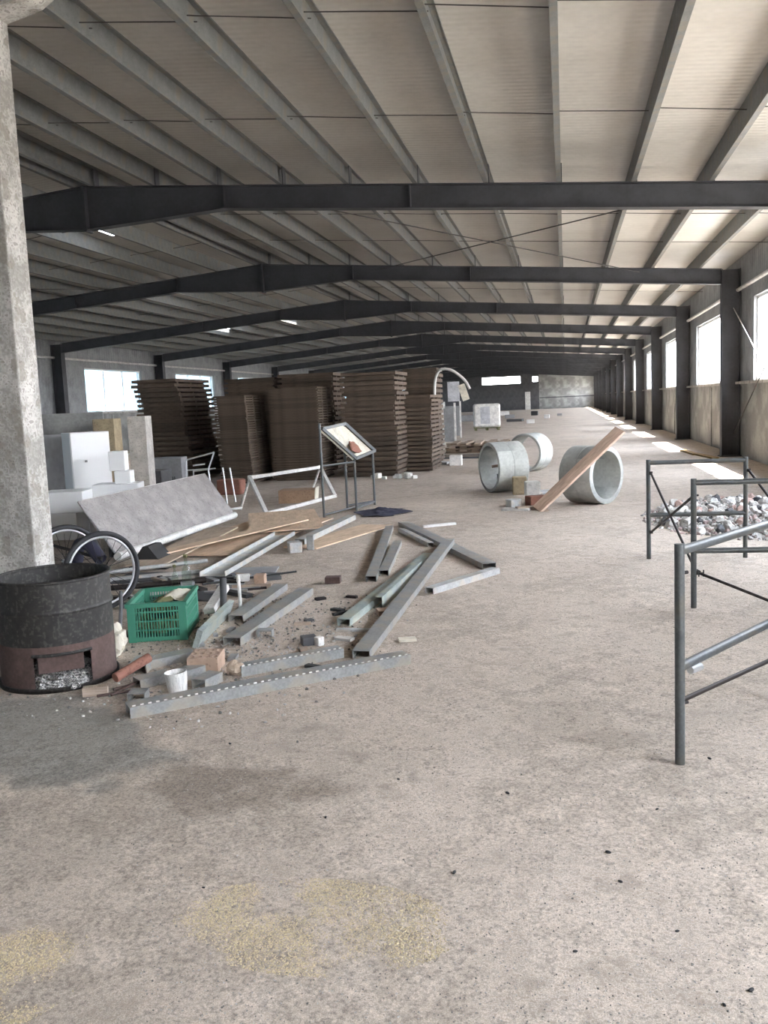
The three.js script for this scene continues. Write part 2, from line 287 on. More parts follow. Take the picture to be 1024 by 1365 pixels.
// portal frames
{
  const D = 0.36, FT = 0.014, FW = 0.2, HA = 2.42, HD = 0.7; // depth, flange thickness, flange width, haunch run, depth at ridge
  const ord = ['nearest', 'second', 'third', 'fourth', 'fifth', 'sixth', 'seventh', 'eighth', 'ninth', 'tenth', 'eleventh', 'twelfth', 'thirteenth', 'last'];
  const rafterGeo = (s) => { // s = +1 right half, -1 left half; local x from ridge
    const xe = s > 0 ? XR - XD : XL - XD, out = [];
    const yb = x => { const a = Math.abs(x); return YD - SL * a - (a < HA ? D + (HD - D) * (1 - a / HA) * 0.98 : D); };
    const web = new THREE.Shape(); web.moveTo(0, YD - FT); web.lineTo(xe, YD - SL * Math.abs(xe) - FT); web.lineTo(xe, yb(xe)); web.lineTo(s * HA, yb(s * HA)); web.lineTo(0, yb(0)); web.closePath();
    let g = new THREE.ExtrudeGeometry(web, { depth: 0.01, bevelEnabled: false }); g.translate(0, 0, -0.005); out.push(uvm(g));
    const plate = (xa, ya, xb, yb2) => { const p = [[xa, ya], [xb, yb2], [xb, yb2 - FT], [xa, ya - FT]]; out.push(extr(s > 0 ? p : p.slice().reverse(), FW)); };
    plate(0, YD, xe, YD - SL * Math.abs(xe)); plate(s * HA, yb(s * HA) + FT, xe, yb(xe) + FT); plate(0, yb(0) + FT, s * HA, yb(s * HA) + FT);
    for (const x of [s * HA, s * (HA + 3)]) { const top = YD - SL * Math.abs(x) - FT, b = yb(x); out.push(box(0.02, top - b, FW, x, (top + b) / 2, 0)); }
    return mg(out);
  };
  const gRR = rafterGeo(1), gRL = rafterGeo(-1), plateG = box(0.05, HD + 0.03, FW + 0.02, 0, YD - HD / 2 - 0.01, 0);
  const colH = topAt(XR) - 0.02;
  const colGeo = mg([box(0.016, colH, 0.28, -0.2, colH / 2, 0), box(0.016, colH, 0.28, 0.2, colH / 2, 0), box(0.39, colH, 0.012, 0, colH / 2, 0)]);
  const basePl = box(0.5, 0.025, 0.36, 0, 0.0125, 0);
  for (let k = -1; k < K1; k++) {
    const f = new THREE.Group(); f.name = numbered('portal_frame'); f.position.set(XD, 0, zk(k)); scene.add(f);
    struct(f, k >= 1 ? `dark grey steel portal frame, ${ord[k - 1]} one in view across the hall` : 'dark grey steel portal frame above and behind the photographer', 'steel frame');
    mesh('rafter', gRR, mats.frame, f); mesh('rafter', gRL, mats.frame, f); mesh('ridge_plate', plateG, mats.frame, f);
    for (const x of [XR + 0.208, XL - 0.208]) { const c = mesh('column', colGeo, mats.frame, f); c.position.x = x - XD; mesh('base_plate', basePl, mats.frame, c); }
  }
}
// side walls, windows, end walls
{
  const bay = k => [zk(k) - 2.28, zk(k + 1) + 1.5]; // window between frame k and k+1 (near jamb, far jamb)
  const side = (s, name, label) => {
    const x = s > 0 ? WR + WT / 2 : WL - WT / 2, xi = s > 0 ? WR : WL, w = new THREE.Group(); w.name = name; scene.add(w); struct(w, label, 'wall');
    const roofY = Math.min(topAt(s > 0 ? WR + WT : WL - WT) + PUR - 0.005, 9);
    mesh('lower_wall', box(WT, SILL - 0.06, ZL, x, (SILL - 0.06) / 2, ZC), mats.plaster, w);
    mesh('sill_ledge', box(WT + 0.12, 0.06, ZL, x - s * 0.06, SILL - 0.03, ZC, null), mats.conc, w);
    const upper = mats.cladding;
    mesh('upper_wall', box(WT, roofY - WTOP, ZL, x, (roofY + WTOP) / 2, ZC), upper, w);
    let last = ZN;
    for (let k = K0; k < K1; k++) {
      const [a, b] = bay(k); mesh('window_pier', box(WT, WTOP - SILL, last - a, x, (WTOP + SILL) / 2, (last + a) / 2), upper, w); last = b;
      mesh('wall_joint_strip', box(0.03, SILL - 0.1, 0.09, xi - s * 0.015, (SILL - 0.1) / 2, zk(k) - 0.62), mats.plaster, w);
      mesh('wall_joint_strip', box(0.03, SILL - 0.1, 0.09, xi - s * 0.015, (SILL - 0.1) / 2, zk(k) - 4.3), mats.plaster, w);
    }
    mesh('window_pier', box(WT, WTOP - SILL, last - ZF, x, (WTOP + SILL) / 2, (last + ZF) / 2), upper, w);
    for (const y of [3.93]) mesh('eave_girt', tube([xi - s * 0.07, y, ZN], [xi - s * 0.07, y, ZF], 0.045, 10), mats.steelwhite, w);
    for (let k = K0; k < K1; k++) {
      const [a, b] = bay(k), L = a - b, zc = (a + b) / 2, hgt = WTOP - SILL, win = new THREE.Group(); win.name = `window_${(s > 0 ? 1 : 101) + k - K0}`; scene.add(win);
      struct(win, s > 0 ? 'white framed sliding window high in the right wall' : 'white framed blue tinted window in the left wall', 'window'); win.position.set(x, SILL, zc);
      const fw = 0.06, fd = 0.09, bars = [box(fd, fw, L, 0, fw / 2, 0), box(fd, fw, L, 0, hgt - fw / 2, 0), box(fd, hgt, fw, 0, hgt / 2, L / 2 - fw / 2), box(fd, hgt, fw, 0, hgt / 2, -L / 2 + fw / 2)];
      mesh('window_frame', bars, mats.winframe, win);
      mesh('mullion', box(fd * 0.8, hgt - 2 * fw, 0.055, 0, hgt / 2, L / 6), mats.winframe, win); mesh('mullion', box(fd * 0.8, hgt - 2 * fw, 0.055, 0, hgt / 2, -L / 6), mats.winframe, win);
      const pg = new THREE.PlaneGeometry(L / 3 - 0.06, hgt - 2 * fw); pg.rotateY(Math.PI / 2);
      for (const q of [-1, 0, 1]) { const p = mesh('pane', pg, s > 0 ? mats.pane : mats.panetint, win); p.position.set(0, hgt / 2, q * L / 3); }
    }
  };
  side(1, 'wall_right', 'grey plastered right wall with white window piers');
  side(-1, 'wall_left', 'dark clad left wall with plastered base');
  // tie rods bracing the right wall beside the second frame
  for (const [y0, z0, y1, z1] of [[3.5, zk(2) + 0.2, 0.5, zk(1) - 1.8], [0.55, zk(2) + 0.25, 3.5, zk(1) - 1.8]]) tag(mesh('wall_brace_rod', tube([WR - 0.2, y0, z0], [WR - 0.2, y1, z1], 0.012, 6), y0 > 2 ? mats.steelwhite : mats.rod), y0 > 2 ? 'pale tie rod crossing the right window, falling toward the camera' : 'dark tie rod rising across the right plaster wall', 'tie rod');
  // far end wall with high openings, pale right half and a door
  const roofPoly = (xa, xb) => { const p = [[xa, 0], [xb, 0], [xb, topAt(xb) + PUR]]; if (xa < XD && xb > XD) p.push([XD, YD + PUR]); p.push([xa, topAt(xa) + PUR]); return p; };
  const far = new THREE.Group(); far.name = 'wall_far'; scene.add(far); struct(far, 'far end wall of the hall with high openings', 'wall');
  const hole = (x0, x1, y0, y1) => [[x0, y0], [x0, y1], [x1, y1], [x1, y0]];
  let g = extr(roofPoly(WL - WT, -3.6), WT, [hole(-11.6, -6.2, 3.75, 4.75), hole(-4.5, -3.75, 3.9, 4.6)]); g.translate(0, 0, ZF - WT / 2); mesh('dark_panel', g, mats.greydark, far);
  g = extr(roofPoly(-3.6, WR + WT), WT); g.translate(0, 0, ZF - WT / 2); mesh('pale_panel', g, mats.plaster, far);
  mesh('girt', box(7.6, 0.12, 0.08, 0.25, 1.6, ZF + 0.04), mats.frame, far);
  const dr = new THREE.Group(); dr.name = 'door_1'; dr.position.set(-5.2, 0, ZF + 0.03); scene.add(dr); struct(dr, 'narrow pale door in the far end wall', 'door');
  mesh('door_leaf', box(0.75, 2.5, 0.05, 0, 1.25, 0), mats.white, dr); mesh('door_frame', [box(0.06, 2.56, 0.07, -0.41, 1.28, 0), box(0.06, 2.56, 0.07, 0.41, 1.28, 0)], mats.frame, dr);
  const nw = new THREE.Group(); nw.name = 'wall_near'; scene.add(nw); struct(nw, 'plain sheet end wall behind the photographer', 'wall');
  g = extr(roofPoly(WL - WT, WR + WT), WT); g.translate(0, 0, ZN + WT / 2); mesh('end_panel', g, mats.cladding, nw);
}
{ // outdoors: yard and hazy hills
  const gnd = struct(mesh('yard_ground', box(1400, 0.4, 1400, -8, -0.62, ZC), mats.ground), 'bare pale yard around the hall', 'ground');
  const hill = (cx, cz, L, hgt, seed, yaw) => { const n = 60, pos = [], idx = []; for (let i = 0; i <= n; i++) { const u = i / n, e = Math.sin(Math.PI * u); const yy = hgt * e * (0.55 + 0.9 * (fbm(T0, (u * 0.5 + seed * 0.13) % 1, seed * 0.31 % 1, 16, 4) - 0.15)); for (let j = 0; j <= 6; j++) { const v = j / 6; pos.push((u - 0.5) * L, yy * Math.cos((v - 0.5) * Math.PI) * (1 + 0.08 * Math.sin(i * 1.7 + j * 2.1)) - 0.5, (v - 0.5) * L * 0.35); } }
    for (let i = 0; i < n; i++) for (let j = 0; j < 6; j++) { const a = i * 7 + j; idx.push(a, a + 1, a + 7, a + 1, a + 8, a + 7); }
    const q = new THREE.BufferGeometry(); q.setAttribute('position', new THREE.Float32BufferAttribute(pos, 3)); q.setIndex(idx); q.computeVertexNormals(); const m = mesh('hill', q, mats.hill); m.position.set(cx, 0, cz); m.rotation.y = yaw; return m; };
  struct(hill(-330, -420, 700, 52, 3, 0.9), 'pale hazy wooded hill seen through the left window', 'hill');
}

// ------------------------------------------------------------------ concrete column at the left edge
{
  const c = struct(thing('concrete_column', '', '', [-4.24, 0, -6.08]), 'rough grey concrete column rising at the left edge behind the drum', 'column');
  mesh('shaft', box(0.62, 4.95, 0.26, 0, 2.475, 0, null, 0.012), mats.conc, c);
  mesh('corbel', extr([[0.31, 4.46], [0.60, 4.52], [0.95, 4.72], [0.95, 4.9], [0.31, 4.9]], 0.24), mats.conc, c);
}
// ------------------------------------------------------------------ drum stove
{
  const c = thing('drum_stove', 'sooty cut-down oil drum used as a stove with ash in its mouth', 'stove', [-3.12, 0, -4.88], Math.atan2(3.12, 4.88) + 0.06);
  const Rr = 0.34, H = 0.655, y0 = 0.275;
  const wall = (a, b, extra = []) => [[Rr, a], ...extra, [Rr, b], [Rr - 0.006, b], [Rr - 0.006, a], [Rr, a]];
  const ribs = y => [[Rr, y - 0.016], [Rr + 0.009, y - 0.006], [Rr + 0.009, y + 0.006], [Rr, y + 0.016]];
  mesh('drum_shell', lathe(wall(y0, H - 0.012, ribs(0.47)), 56), mats.drum, c);
  mesh('rim', lathe([[Rr, H - 0.016], [Rr + 0.008, H - 0.012], [Rr + 0.009, H], [Rr - 0.004, H + 0.004], [Rr - 0.012, H - 0.006], [Rr - 0.006, H - 0.016]], 56), mats.drum, c);
  // lower rusty shell leaves a mouth of 52 degrees; lathe angle 0 looks along +z (toward the mouth)
  const half = 0.5;
  mesh('fire_shell', lathe(wall(0.012, y0), 48, half, Math.PI * 2 - 2 * half), mats.rust, c);
  mesh('mouth_lintel', lathe(wall(0.225, y0), 10, -half, 2 * half), mats.rust, c);
  mesh('mouth_lip', lathe([[Rr + 0.003, 0.215], [Rr + 0.018, 0.22], [Rr + 0.016, 0.235], [Rr + 0.003, 0.235]], 10, -half, 2 * half), mats.drum, c);
  mesh('bottom_tray', lathe([[0.0, 0.0], [Rr + 0.012, 0.0], [Rr + 0.016, 0.03], [Rr + 0.008, 0.03], [Rr + 0.004, 0.012], [0, 0.012]], 48), mats.drum, c);
  mesh('grate_disc', lathe([[0, 0.30], [Rr - 0.008, 0.30], [Rr - 0.008, 0.31], [0, 0.31]], 40), mats.soot, c);
  mesh('fire_brick', box(0.26, 0.10, 0.10, -0.01, 0.165, Rr - 0.075, null, 0.006), mats.rust, c).userData.label = 'dusty reddish brick wedged in the mouth';
  { // ash heap behind and spilling from the mouth
    const g = new THREE.SphereGeometry(1, 40, 20, 0, Math.PI * 2, 0, Math.PI / 2).toNonIndexed(), p = g.attributes.position, q = V();
    for (let i = 0; i < p.count; i++) { q.fromBufferAttribute(p, i); const n = 1 + 0.35 * (sampleTile(T0, (q.x + 2) / 4, (q.z + 2) / 4, 60) - 0.5) + 0.3 * (sampleTile(T1, (q.x + 2) / 4, (q.z + 2) / 4, 128) - 0.5); p.setXYZ(i, q.x * 0.24, q.y * 0.125 * n, q.z * 0.25 * n); }
    g.computeVertexNormals(); g.translate(0, 0.012, 0.075); const a = mesh('ash_heap', uvm(g), mats.ash, c); a.userData.kind = 'stuff';
  }
}
// ------------------------------------------------------------------ pair of spoked wheels on an axle
{
  const A = V(-3.77, 0.335, -6.62), B = V(-4.36, 0.335, -7.06), c = thing('cart_wheelset', 'pair of black spoked cart wheels on an axle beside the concrete column', 'cart wheels');
  const q = new THREE.Quaternion().setFromUnitVectors(V(0, 0, 1), B.clone().sub(A).normalize());
  const r = 0.30;
  for (const C of [A, B]) {
    const w = new THREE.Group(); w.name = 'wheel'; w.position.copy(C); w.quaternion.copy(q); c.add(w);
    mesh('tyre', new THREE.TorusGeometry(r + 0.012, 0.021, 10, 56), mats.rubber, w);
    mesh('rim', new THREE.TorusGeometry(r - 0.018, 0.011, 8, 56), mats.chrome, w);
    mesh('hub', tube([0, 0, -0.05], [0, 0, 0.05], 0.022, 12), mats.chrome, w);
    for (let i = 0; i < 24; i++) { const a = i / 24 * 6.283, s = i % 2 ? 0.035 : -0.035; mesh('spoke', tube([Math.cos(a + 0.25 * (i % 4 < 2 ? 1 : -1)) * 0.02, Math.sin(a + 0.25 * (i % 4 < 2 ? 1 : -1)) * 0.02, s], [Math.cos(a) * (r - 0.02), Math.sin(a) * (r - 0.02), 0], 0.0022, 5), mats.black, w); }
  }
  mesh('axle', tube(A.toArray(), B.toArray(), 0.012, 8), mats.tubedark, c);
  mesh('carrier_bar', tube([A.x - 0.05, 0.42, A.z - 0.1], [B.x - 0.1, 0.48, B.z], 0.014, 8), mats.tubedark, c);
  mesh('cloth_wrap', curveTube([[-3.86, 0.40, -6.78], [-4.0, 0.52, -6.84], [-4.15, 0.5, -6.93], [-4.2, 0.36, -6.97]], 0.055, 20, 8), mats.navy, c).userData.label = 'navy cloth wound on the axle';
}
// ------------------------------------------------------------------ green crate and what lies in it
{
  const turn = Math.atan2(0.105, 0.39), W = 0.40, D = 0.56, H = 0.28;
  const c = thing('plastic_crate', 'green plastic lattice crate beside the drum stove', 'crate', [-2.93, 0, -5.98], turn);
  mesh('base', box(W - 0.02, 0.012, D - 0.02, 0, 0.008, 0), mats.green, c);
  const rim = []; for (const s of [-1, 1]) { rim.push(box(W + 0.03, 0.03, 0.028, 0, H - 0.015, s * (D / 2)), box(0.028, 0.03, D + 0.03, s * (W / 2), H - 0.015, 0)); }
  mesh('rim', rim, mats.green, c);
  for (const sx of [-1, 1]) for (const sz of [-1, 1]) mesh('corner_post', [box(0.055, H - 0.02, 0.012, sx * (W / 2 - 0.022), H / 2 - 0.01, sz * (D / 2)), box(0.012, H - 0.02, 0.055, sx * (W / 2), H / 2 - 0.01, sz * (D / 2 - 0.022))], mats.green, c);
  const lattice = (L) => { const g = [], n = Math.round((L - 0.08) / 0.02); for (let i = 0; i <= n; i++) g.push(box(0.008, H - 0.03, 0.007, -L / 2 + 0.04 + (L - 0.08) * i / n, H / 2 - 0.012, 0)); for (const y of [0.02, 0.085, 0.15, 0.215]) g.push(box(L - 0.05, y < 0.03 ? 0.03 : 0.011, 0.009, 0, y, 0));  return mg(g); };
  const lw = lattice(W), ld = lattice(D);
  for (const s of [-1, 1]) { const a = mesh('lattice_side', lw, mats.green, c); a.position.z = s * D / 2; const b = mesh('lattice_side', ld, mats.green, c); b.rotation.y = Math.PI / 2; b.position.x = s * W / 2; }
  const at = (x, y, z) => V(x, y, z).applyAxisAngle(V(0, 1, 0), turn).add(V(-2.93, 0, -5.98)).toArray();
  const pan = tag(mesh('pan', lathe([[0.0, 0.0], [0.10, 0.0], [0.125, 0.05], [0.118, 0.05], [0.095, 0.008], [0, 0.008]], 28), mats.black), 'dark round pan lying in the green crate', 'pan'); pan.position.set(...at(0.02, 0.165, 0.1)); pan.rotation.x = 0.2;
  const blob = (name, w, h, d, seed, mat) => { const g = new THREE.IcosahedronGeometry(1, 3), p = g.attributes.position, q = V(); for (let i = 0; i < p.count; i++) { q.fromBufferAttribute(p, i); const n = 0.75 + 0.5 * sampleTile(T1, (q.x + q.z * 0.5 + 4 + seed) / 8, (q.y + q.z * 0.7 + 4) / 8, 24); p.setXYZ(i, q.x * w * n, q.y * h * n, q.z * d * n); } g.computeVertexNormals(); return mesh(name, uvm(g), mat); };
  globalThis.__blob = blob;
  const rag = tag(blob('rag', 0.10, 0.05, 0.12, 1, mats.cream), 'crumpled cream rag on the crate contents', 'rag'); rag.position.set(...at(0.09, 0.235, -0.13));
  const sc = tag(blob('sacking', 0.15, 0.15, 0.22, 2, mats.olive), 'dull olive sacking filling the green crate', 'sacking'); sc.position.set(...at(0.0, 0.10, -0.06));
}
const blob = globalThis.__blob;
// ------------------------------------------------------------------ steel channels on the floor
function channelGeo(L, w, h, open = 'down') {
  const t = 0.005, lip = 0.014, a = w / 2;
  const p = [[-a, 0], [-a + lip, 0], [-a + lip, t], [-a + t, t], [-a + t, h - t], [a - t, h - t], [a - t, t], [a - lip, t], [a - lip, 0], [a, 0], [a, h], [-a, h]];
  return extr(p, L);
}
function channel(name, label, A, B, w, h, mat, turn = 0, group) { // A near, B far: middle of the underside
  A = V(...A); B = V(...B); const L = A.distanceTo(B), c = thing(name, label, 'steel channel', A.clone().add(B).multiplyScalar(0.5).toArray(), 0, group);
  c.quaternion.setFromRotationMatrix(basisAlong(A, B)); const g = channelGeo(L, w, h);
  if (turn) { g.translate(0, -h / 2, 0); g.rotateZ(turn); g.translate(0, Math.abs(Math.sin(turn)) > 0.5 ? w / 2 : h / 2, 0); }
  mesh('section', g, mat, c); return c;
}
function holes(c, L, y, z, n, r = 0.006) { // punched holes showing pale along an edge, one part
  const gs = []; for (let i = 0; i < n; i++) { gs.push(box(0.004, 0.007, 0.018, z, y, -L / 2 + L * (i + 0.5) / n)); } const m = mesh('punched_marks', gs, mats.white, c); m.userData.kind = 'stuff'; }
const CH = 'loose steel channels on the floor';
{
  let c = channel('steel_channel', 'long galvanised channel lying nearest the camera in front of the scrap', [-2.33, 0, -4.24], [-1.0, 0, -5.31], 0.12, 0.06, mats.galv, 0, CH); holes(c, 1.70, 0.0625, -0.045, 40);
  c = channel('steel_channel', 'shorter channel parallel behind the long front channel', [-1.98, 0, -4.98], [-1.45, 0, -5.42], 0.10, 0.06, mats.galv, 0, CH); holes(c, 0.69, 0.0625, -0.035, 18);
  channel('steel_channel', 'long channel whose far tip rests on the crossed channels', [-1.30, 0.0, -5.36], [-1.27, 0.06, -9.55], 0.115, 0.055, mats.galv, 0, CH);
  channel('steel_channel', 'channel on the floor left of the long tipped one', [-1.62, 0, -6.18], [-1.42, 0, -9.0], 0.10, 0.055, mats.galvgreen, 0, CH);
  channel('steel_channel', 'channel standing on edge with its pale green side to the right', [-1.465, 0.0, -6.72], [-1.395, 0.0, -8.3], 0.10, 0.055, mats.galvgreen, Math.PI / 2, CH);
  channel('steel_channel', 'left one of the two short channels side by side pointing at the stand', [-1.76, 0, -7.78], [-2.24, 0, -11.1], 0.10, 0.055, mats.galv, 0, CH);
  channel('steel_channel', 'right one of the two short channels side by side', [-1.70, 0, -8.06], [-1.90, 0, -9.85], 0.095, 0.055, mats.galv, 0, CH);
  channel('steel_channel', 'channel running from the far corner of the pile to its right end', [-0.74, 0, -8.40], [-2.12, 0, -11.45], 0.14, 0.055, mats.galv, 0, CH);
  channel('steel_channel', 'thin channel half hidden below the diagonal at the far corner', [-1.50, 0, -9.72], [-2.05, 0, -10.9], 0.07, 0.05, mats.alu, 0, CH);
  channel('steel_channel', 'bright channel closing the right end of the pile triangle', [-1.15, 0, -7.28], [-0.66, 0, -8.18], 0.09, 0.055, mats.alu, 0, CH);
  channel('steel_channel', 'short bright strip beyond the far corner of the channel pile', [-1.83, 0, -11.25], [-1.44, 0, -11.5], 0.06, 0.03, mats.steelwhite, 0, CH);
  channel('steel_channel', 'channel beside the crate with its open end to the camera', [-2.27, 0, -5.62], [-2.22, 0, -7.25], 0.13, 0.06, mats.galv, 0, CH);
  channel('steel_channel', 'short channel just behind the one by the crate', [-2.49, 0, -6.27], [-2.51, 0, -7.45], 0.12, 0.055, mats.galv, 0, CH);
  channel('steel_channel', 'wide shallow tray channel lying open upward over the boards', [-3.33, 0.04, -7.86], [-3.42, 0.05, -10.4], 0.26, 0.05, mats.alu, Math.PI, CH);
  channel('steel_channel', 'pale channel leading toward the white angle frame', [-3.02, 0.04, -9.72], [-2.88, 0.06, -11.7], 0.115, 0.065, mats.alu, 0, CH);
  channel('steel_channel', 'long thin channel lying under the grey chute', [-4.5, 0, -7.75], [-3.6, 0, -8.2], 0.06, 0.04, mats.alu, 0, CH);
}
{ // light boards and offcuts near the crate
  const b = tag(mesh('mint_board', box(0.04, 0.13, 0.95, 0, 0.065, 0), mats.galvgreen), 'pale green board leaning beside the green crate', 'board'); b.position.set(-2.58, 0.0, -6.02); b.rotation.set(0, 0.14, -0.35);
  const s = tag(mesh('foam_strip', box(0.09, 0.05, 0.62, 0, 0.025, 0, null, 0.008), mats.white), 'white foam strip behind the pale green board', 'foam strip'); s.position.set(-2.83, 0.05, -6.75); s.rotation.set(0.1, 0.18, 0.1);
  const off = (label, x, z, L, turn, w = 0.11, h = 0.055) => { const c = thing('channel_offcut', label, 'steel offcut', [x, 0, z], turn, 'channel offcuts by the drum stove'); mesh('section', channelGeo(L, w, h), mats.galv, c); return c; };
  off('longest channel offcut, right behind the perforated brick', -2.55, -5.2, 0.34, -0.75);
  off('channel offcut at the foot of the crate corner', -2.66, -5.06, 0.22, 0.2, 0.12, 0.06);
  off('flat channel offcut left of the white cup', -2.45, -4.78, 0.20, -0.7);
  off('channel offcut with open end facing the camera, right of the white cup', -2.10, -4.78, 0.17, -0.25, 0.10, 0.06);
  off('small channel offcut in front of the drum debris', -2.40, -4.50, 0.10, 0.2, 0.10, 0.05);
  off('channel offcut between the cup and the brick', -2.27, -4.93, 0.15, -0.5, 0.10, 0.06);
  off('small channel offcut lying alone behind the short front channel', -2.12, -5.88, 0.09, 0.15, 0.11, 0.05);
}
{ // perforated brick
  const c = tag(mesh('perforated_brick', (() => { const w = 0.19, d = 0.22, hs = []; for (let i = 0; i < 4; i++) for (let j = 0; j < 3; j++) { const cx = -w / 2 + w * (i + 0.5) / 4, cz = -d / 2 + d * (j + 0.5) / 3, q = []; for (let k = 0; k < 10; k++) q.push([cx + Math.cos(k / 10 * 6.283) * 0.017, cz + Math.sin(k / 10 * 6.283) * 0.023]); hs.push(q); } const g = extr([[-w / 2, -d / 2], [w / 2, -d / 2], [w / 2, d / 2], [-w / 2, d / 2]], 0.10, hs); g.rotateX(-Math.PI / 2); g.translate(0, 0.05, 0); return uvm(g); })(), mats.brick), 'tan perforated brick with rows of round holes', 'brick'); c.position.set(-2.235, 0, -5.09); c.rotation.y = 0.18;
  const cup = thing('tin_cup', 'dented white cup without a handle in the offcuts', 'cup', [-2.235, 0, -4.66]); cup.rotation.z = 0.06;
  mesh('cup_wall', lathe([[0.055, 0], [0.066, 0.115], [0.061, 0.115], [0.05, 0.006], [0, 0.006], [0, 0], [0.055, 0]], 28), mats.white, cup);
  const wad = tag(blob('paper_wad', 0.05, 0.045, 0.05, 5, mats.ply), 'crumpled tan paper wad right of the perforated brick', 'paper'); wad.position.set(-2.0, 0.04, -4.98);
  const wad2 = tag(blob('packing_foam', 0.07, 0.11, 0.07, 6, mats.cream), 'crumpled cream packing lump between drum and crate', 'packing'); wad2.position.set(-2.98, 0.11, -5.33);
  const rb = tag(mesh('red_rod', tube([-2.66, 0.05, -4.72], [-2.55, 0.11, -4.95], 0.03, 10), mats.brickred), 'rust red pipe stub beside the drum', 'pipe'); 
  const wb = tag(mesh('wood_scrap', box(0.14, 0.05, 0.06, 0, 0.025, 0), mats.wood), 'small wood scrap at the drum foot', 'wood scrap'); wb.position.set(-2.70, 0, -4.56); wb.rotation.y = 0.4;
  for (const [i, p] of [[[-2.62, 0.012, -4.62], [-2.46, 0.012, -4.86]], [[-2.58, 0.012, -4.52], [-2.5, 0.03, -4.8]], [[-2.66, 0.012, -4.5], [-2.48, 0.012, -4.62]]].entries()) tag(mesh('rusty_bar', tube(p[0], p[1], 0.008, 6), mats.rust), ['rusty bar under the red pipe stub', 'rusty bar propped on its neighbour by the drum', 'short rusty bar nearest the camera by the drum'][i], 'bar');
  const dp = tag(mesh('white_board', box(0.012, 0.30, 0.26, 0, 0.15, 0), mats.white), 'white board scrap leaning between drum and wheels', 'board'); dp.position.set(-3.13, 0.10, -5.52); dp.rotation.set(0.25, 0.6, 0.3);
  const pole = tag(mesh('bent_hose', curveTube([[-3.05, 0.02, -5.36], [-3.0, 0.1, -5.4], [-3.02, 0.24, -5.5], [-3.07, 0.38, -5.62]], 0.013, 20, 8), mats.greydark), 'dark bent hose standing against the green crate', 'hose');
}
// ------------------------------------------------------------------ grey chute, angle frame, easel stand and the heap by the left wall
function panelThing(name, label, category, O, U, W, th, mat, part, parent) { // slab from corner O along vectors U and W, thickness th on its underside
  O = V(...O); U = V(...U); W = V(...W); const n = new THREE.Vector3().crossVectors(U, W).normalize(), c = parent ?? thing(name, label, category, O.toArray());
  const lu = U.length(), lw = W.length(), g = uvm(new THREE.BoxGeometry(lu, th, lw)); g.translate(lu / 2, -th / 2, lw / 2);
  const x = U.clone().normalize(), y = n.clone().negate(), z = new THREE.Vector3().crossVectors(x, y); const s = z.dot(W) < 0 ? -1 : 1; if (s < 0) g.scale(1, 1, 1);
  g.applyMatrix4(new THREE.Matrix4().makeBasis(x, y, z)); if (s < 0) g.translate(...W.toArray());
  if (parent) g.translate(...O.clone().sub(parent.position).toArray());
  mesh(part, g, mat, c); return c;
}
{
  const O = [-4.80, 0.12, -8.74], U = [0.08, 0.02, -3.3], W = [-0.41, 0.57, -0.03];
  const c = panelThing('sheet_chute', 'large grey sheet metal chute with a rolled front edge, tilted on the scrap', 'chute', O, U, W, 0.012, mats.sheet, 'sheet');
  mesh('rolled_edge', tube([0.02, -0.03, 0.0], [U[0] + 0.02, U[1] - 0.03, U[2]], 0.048, 16), mats.steelwhite, c);
  mesh('top_fold', tube([W[0], W[1], W[2]], [U[0] + W[0], U[1] + W[1], U[2] + W[2]], 0.012, 8), mats.steelwhite, c);
  for (const f of [0, 1]) mesh('end_flange', tube([U[0] * f, U[1] * f, U[2] * f], [U[0] * f + W[0], U[1] * f + W[1], U[2] * f + W[2]], 0.014, 8), mats.grey, c);
  for (const f of [0.15, 0.5, 0.85]) mesh('prop', box(0.05, 0.44, 0.05, U[0] * f + W[0] * 0.8, 0.10, U[2] * f), mats.tubedark, c);
}
{ // white angle-iron frame
  const Q = [[-4.97, 0.53, -13.5], [-4.47, 0.50, -15.9], [-4.03, 0.03, -15.2], [-4.48, 0.03, -12.8]];
  const c = thing('angle_frame', 'rectangular frame of pale square tube tilted beside the easel stand', 'frame');
  for (let i = 0; i < 4; i++) { const A = V(...Q[i]), B = V(...Q[(i + 1) % 4]), L = A.distanceTo(B), g = box(0.055, 0.055, L + 0.05); g.applyMatrix4(basisAlong(A, B)); const m = A.add(B).multiplyScalar(0.5); g.translate(m.x, m.y, m.z); mesh('frame_bar', g, mats.steelwhite, c); }
  mesh('back_leg', tube([-4.97, 0.53, -13.5], [-5.2, 0.0, -13.6], 0.02, 8), mats.steelwhite, c); mesh('back_leg', tube([-4.47, 0.50, -15.9], [-4.7, 0.0, -16], 0.02, 8), mats.steelwhite, c);
}
